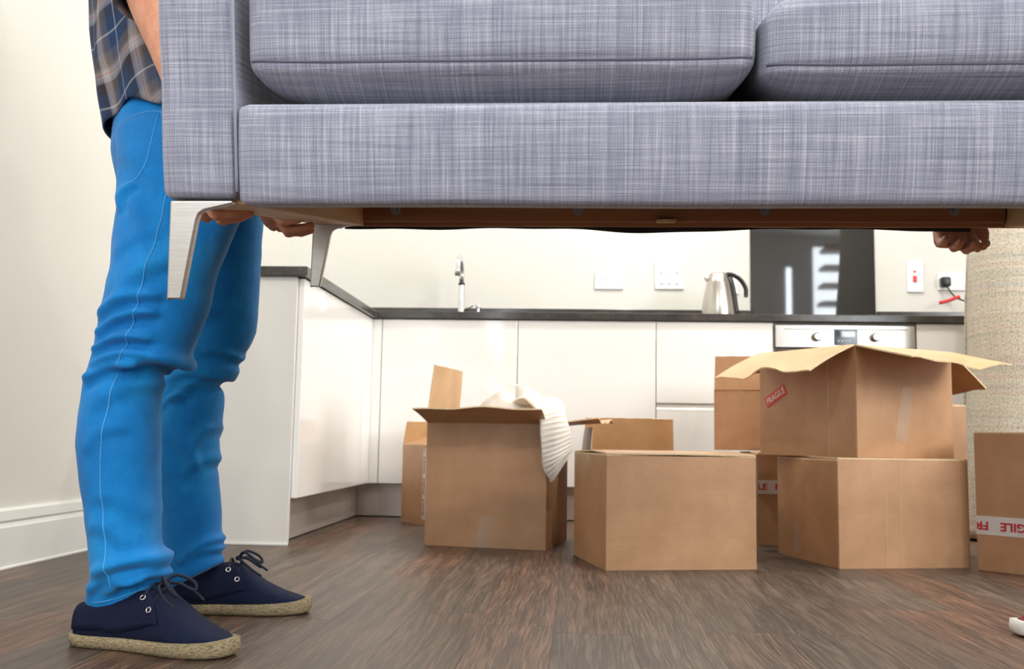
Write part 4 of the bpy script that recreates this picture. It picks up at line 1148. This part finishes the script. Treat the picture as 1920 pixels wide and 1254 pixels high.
nf = [((.118, .731), (.14, .770), .010, .006), ((.125, .654), (.205, .686), .014, .003), ((.100, .548), (.205, .577), .011, A_*.8), ((.098, .517), (.200, .550), .010, A_*.9), ((.094, .488), (.190, .505), .009, A_), ((.092, .467), (.215, .478), .009, A_*.9),
      ((.080, .440), (.171, .462), .010, A_), ((.150, .464), (.262, .456), .011, A_*1.25), ((.100, .395), (.204, .435), .014, .003), ((.093, .325), (.154, .361), .013, .003), ((.120, .124), (.245, .142), .011, A_), ((.185, .116), (.25, .131), .008, .005), ((.140, .095), (.250, .119), .009, A_*.9), ((.100, .092), (.175, .113), .009, .007),
      ((.118, .83), (.210, .725), .016, .004), ((.135, .570), (.215, .635), .016, .005), ((.100, .76), (.17, .70), .016, .003), ((.12, .25), (.19, .22), .016, .003), ((.11, .20), (.17, .17), .014, .003)]
ff = [((.080, .405), (.135, .420), .008, .006), ((.079, .426), (.140, .446), .008, .006), ((.083, .453), (.206, .465), .010, .007), ((.111, .422), (.236, .485), .011, .009), ((.172, .515), (.240, .481), .010, .007), ((.136, .271), (.192, .303), .012, .005), ((.150, .122), (.220, .142), .008, .007), ((.140, .105), (.215, .125), .008, .008), ((.15, .292), (.173, .365), .011, .005), ((.12, .56), (.22, .60), .016, .004), ((.12, .34), (.16, .26), .014, .004)]
seams1 = [([(.175, .905), (.205, .86), (.212, .80), (.208, .74), (.196, .66), (.182, .60), (.168, .54), (.155, .49), (.142, .452)], .0011),
          ([(.138, .448), (.130, .40), (.122, .34), (.124, .27), (.133, .20), (.140, .14), (.146, .10)], .0011),
          ([(.112, .895), (.150, .905), (.192, .902)], .0010), ([(.176, .895), (.172, .84), (.165, .795), (.140, .775), (.118, .765)], .0010),
          ([(.105, .072), (.14, .079), (.18, .093), (.215, .108)], .0009)]
armN = ([(.125, -2.60, 1.40), (.135, -2.675, 1.25), (.188, -2.722, 1.09), (.268, -2.78, .95), (.335, -2.855, .82), (.364, -2.90, .755)], [.062, .055, .049, .047, .036, .029])
armF = ([(.125, -2.30, 1.40), (.110, -2.24, 1.25), (.125, -2.26, 1.09), (.235, -2.40, .96), (.335, -2.54, .86), (.362, -2.59, .805)], [.062, .055, .049, .047, .036, .029])
def hem1(th):
    c = math.cos(th); s = math.sin(th)     # c=-1 at the back
    return .910+.026*math.exp(-((c+.35)/.28)**2)-.014*max(0, -c-.35)/.65+.010*math.sin(7*th)*.5
shirt1 = [(.172, -2.455, .84, .134, .186), (.160, -2.455, .92, .142, .188), (.136, -2.455, 1.02, .150, .188), (.124, -2.455, 1.12, .150, .190), (.108, -2.455, 1.25, .150, .205), (.110, -2.455, 1.36, .140, .205), (.118, -2.455, 1.43, .110, .165), (.125, -2.455, 1.47, .075, .085)]
person('person in checked shirt, bright blue jeans and navy shoes lifting the sofa', (.16, -2.45, 0),
       dict(rings=[pelvis, near, far], folds=[(nf, -3, -2.47), (ff, -2.44, -2)]), MT['jeans'], shirt1, MT['plaid'], [armN, armF],
       [((.366, -2.912, .752), (.03, -.22, -1), (1, 0, .03), -1, (58, 36, 12)), ((.365, -2.605, .806), (.03, -.22, -1), (1, 0, .03), 1, (58, 36, 12))],
       (.165, -2.455, 1.66), [((.068, -2.598), -14, .298, (MT['navy'], MT['navy2'], MT['jute'], MT['lace'])), ((.072, -2.312), 9, .300, (MT['navy'], MT['navy2'], MT['jute'], MT['lace']))], seams1, hem=hem1, sleeve_end=.435)

# --- the second person at the right end, mostly out of view: a hand and a shoe tip show
def rr_(z, x, y, a, b, k=0): return (x, y, z, a, b, k)
near2 = [rr_(.94, 2.14, -2.57, .10, .085), rr_(.85, 2.13, -2.60, .11, .092), rr_(.70, 2.10, -2.62, .092, .085), rr_(.50, 2.08, -2.63, .078, .074), rr_(.30, 2.10, -2.63, .068, .066), rr_(.12, 2.12, -2.62, .062, .060), rr_(.05, 2.12, -2.62, .066, .062, -.2)]
far2 = [rr_(.94, 2.14, -2.38, .10, .085), rr_(.85, 2.13, -2.36, .11, .092), rr_(.70, 2.08, -2.34, .092, .085), rr_(.50, 2.02, -2.32, .078, .074), rr_(.30, 2.02, -2.30, .068, .066), rr_(.12, 2.02, -2.29, .062, .060), rr_(.05, 2.02, -2.29, .066, .062, -.2)]
pelvis2 = [(2.14, -2.475, .80, .12, .16), (2.14, -2.475, .88, .136, .182), (2.145, -2.475, .985, .13, .17)]
mir = [(2.16, -2.475, .88, .150, .185), (2.17, -2.475, 1.02, .150, .185), (2.17, -2.475, 1.25, .150, .205), (2.17, -2.475, 1.36, .140, .205), (2.16, -2.475, 1.43, .110, .165), (2.15, -2.475, 1.47, .075, .085)]
armN2 = ([(2.15, -2.62, 1.40), (2.11, -2.69, 1.25), (2.02, -2.745, 1.09), (1.905, -2.80, .95), (1.825, -2.86, .83), (1.803, -2.89, .765)], [.060, .053, .047, .045, .035, .028])
armF2 = ([(2.15, -2.32, 1.40), (2.10, -2.22, 1.25), (1.98, -2.14, 1.10), (1.82, -2.17, 1.00), (1.68, -2.24, .90), (1.64, -2.268, .850)], [.060, .053, .047, .045, .035, .028])
person('person in dark red shoe at the right frame edge holding the far sofa end', (2.12, -2.47, 0),
       dict(rings=[pelvis2, near2, far2], folds=[]), MT['denim2'], mir, MT['tee'], [armN2, armF2],
       [((1.801, -2.900, .756), (-.03, -.22, -1), (-1, 0, .03), 1, (58, 36, 12)), ((1.638, -2.285, .838), (0, -.05, -1), (0, -1, .05), 1, (50, 36, 12))],
       (2.10, -2.475, 1.66), [((2.025, -2.285), 183, .302, (MT['redcanvas'], MT['redcanvas'], MT['rubber'], MT['lace'])), ((2.145, -2.60), 176, .300, (MT['redcanvas'], MT['redcanvas'], MT['rubber'], MT['lace']))], None, sgn=-1, sleeve_end=.40)
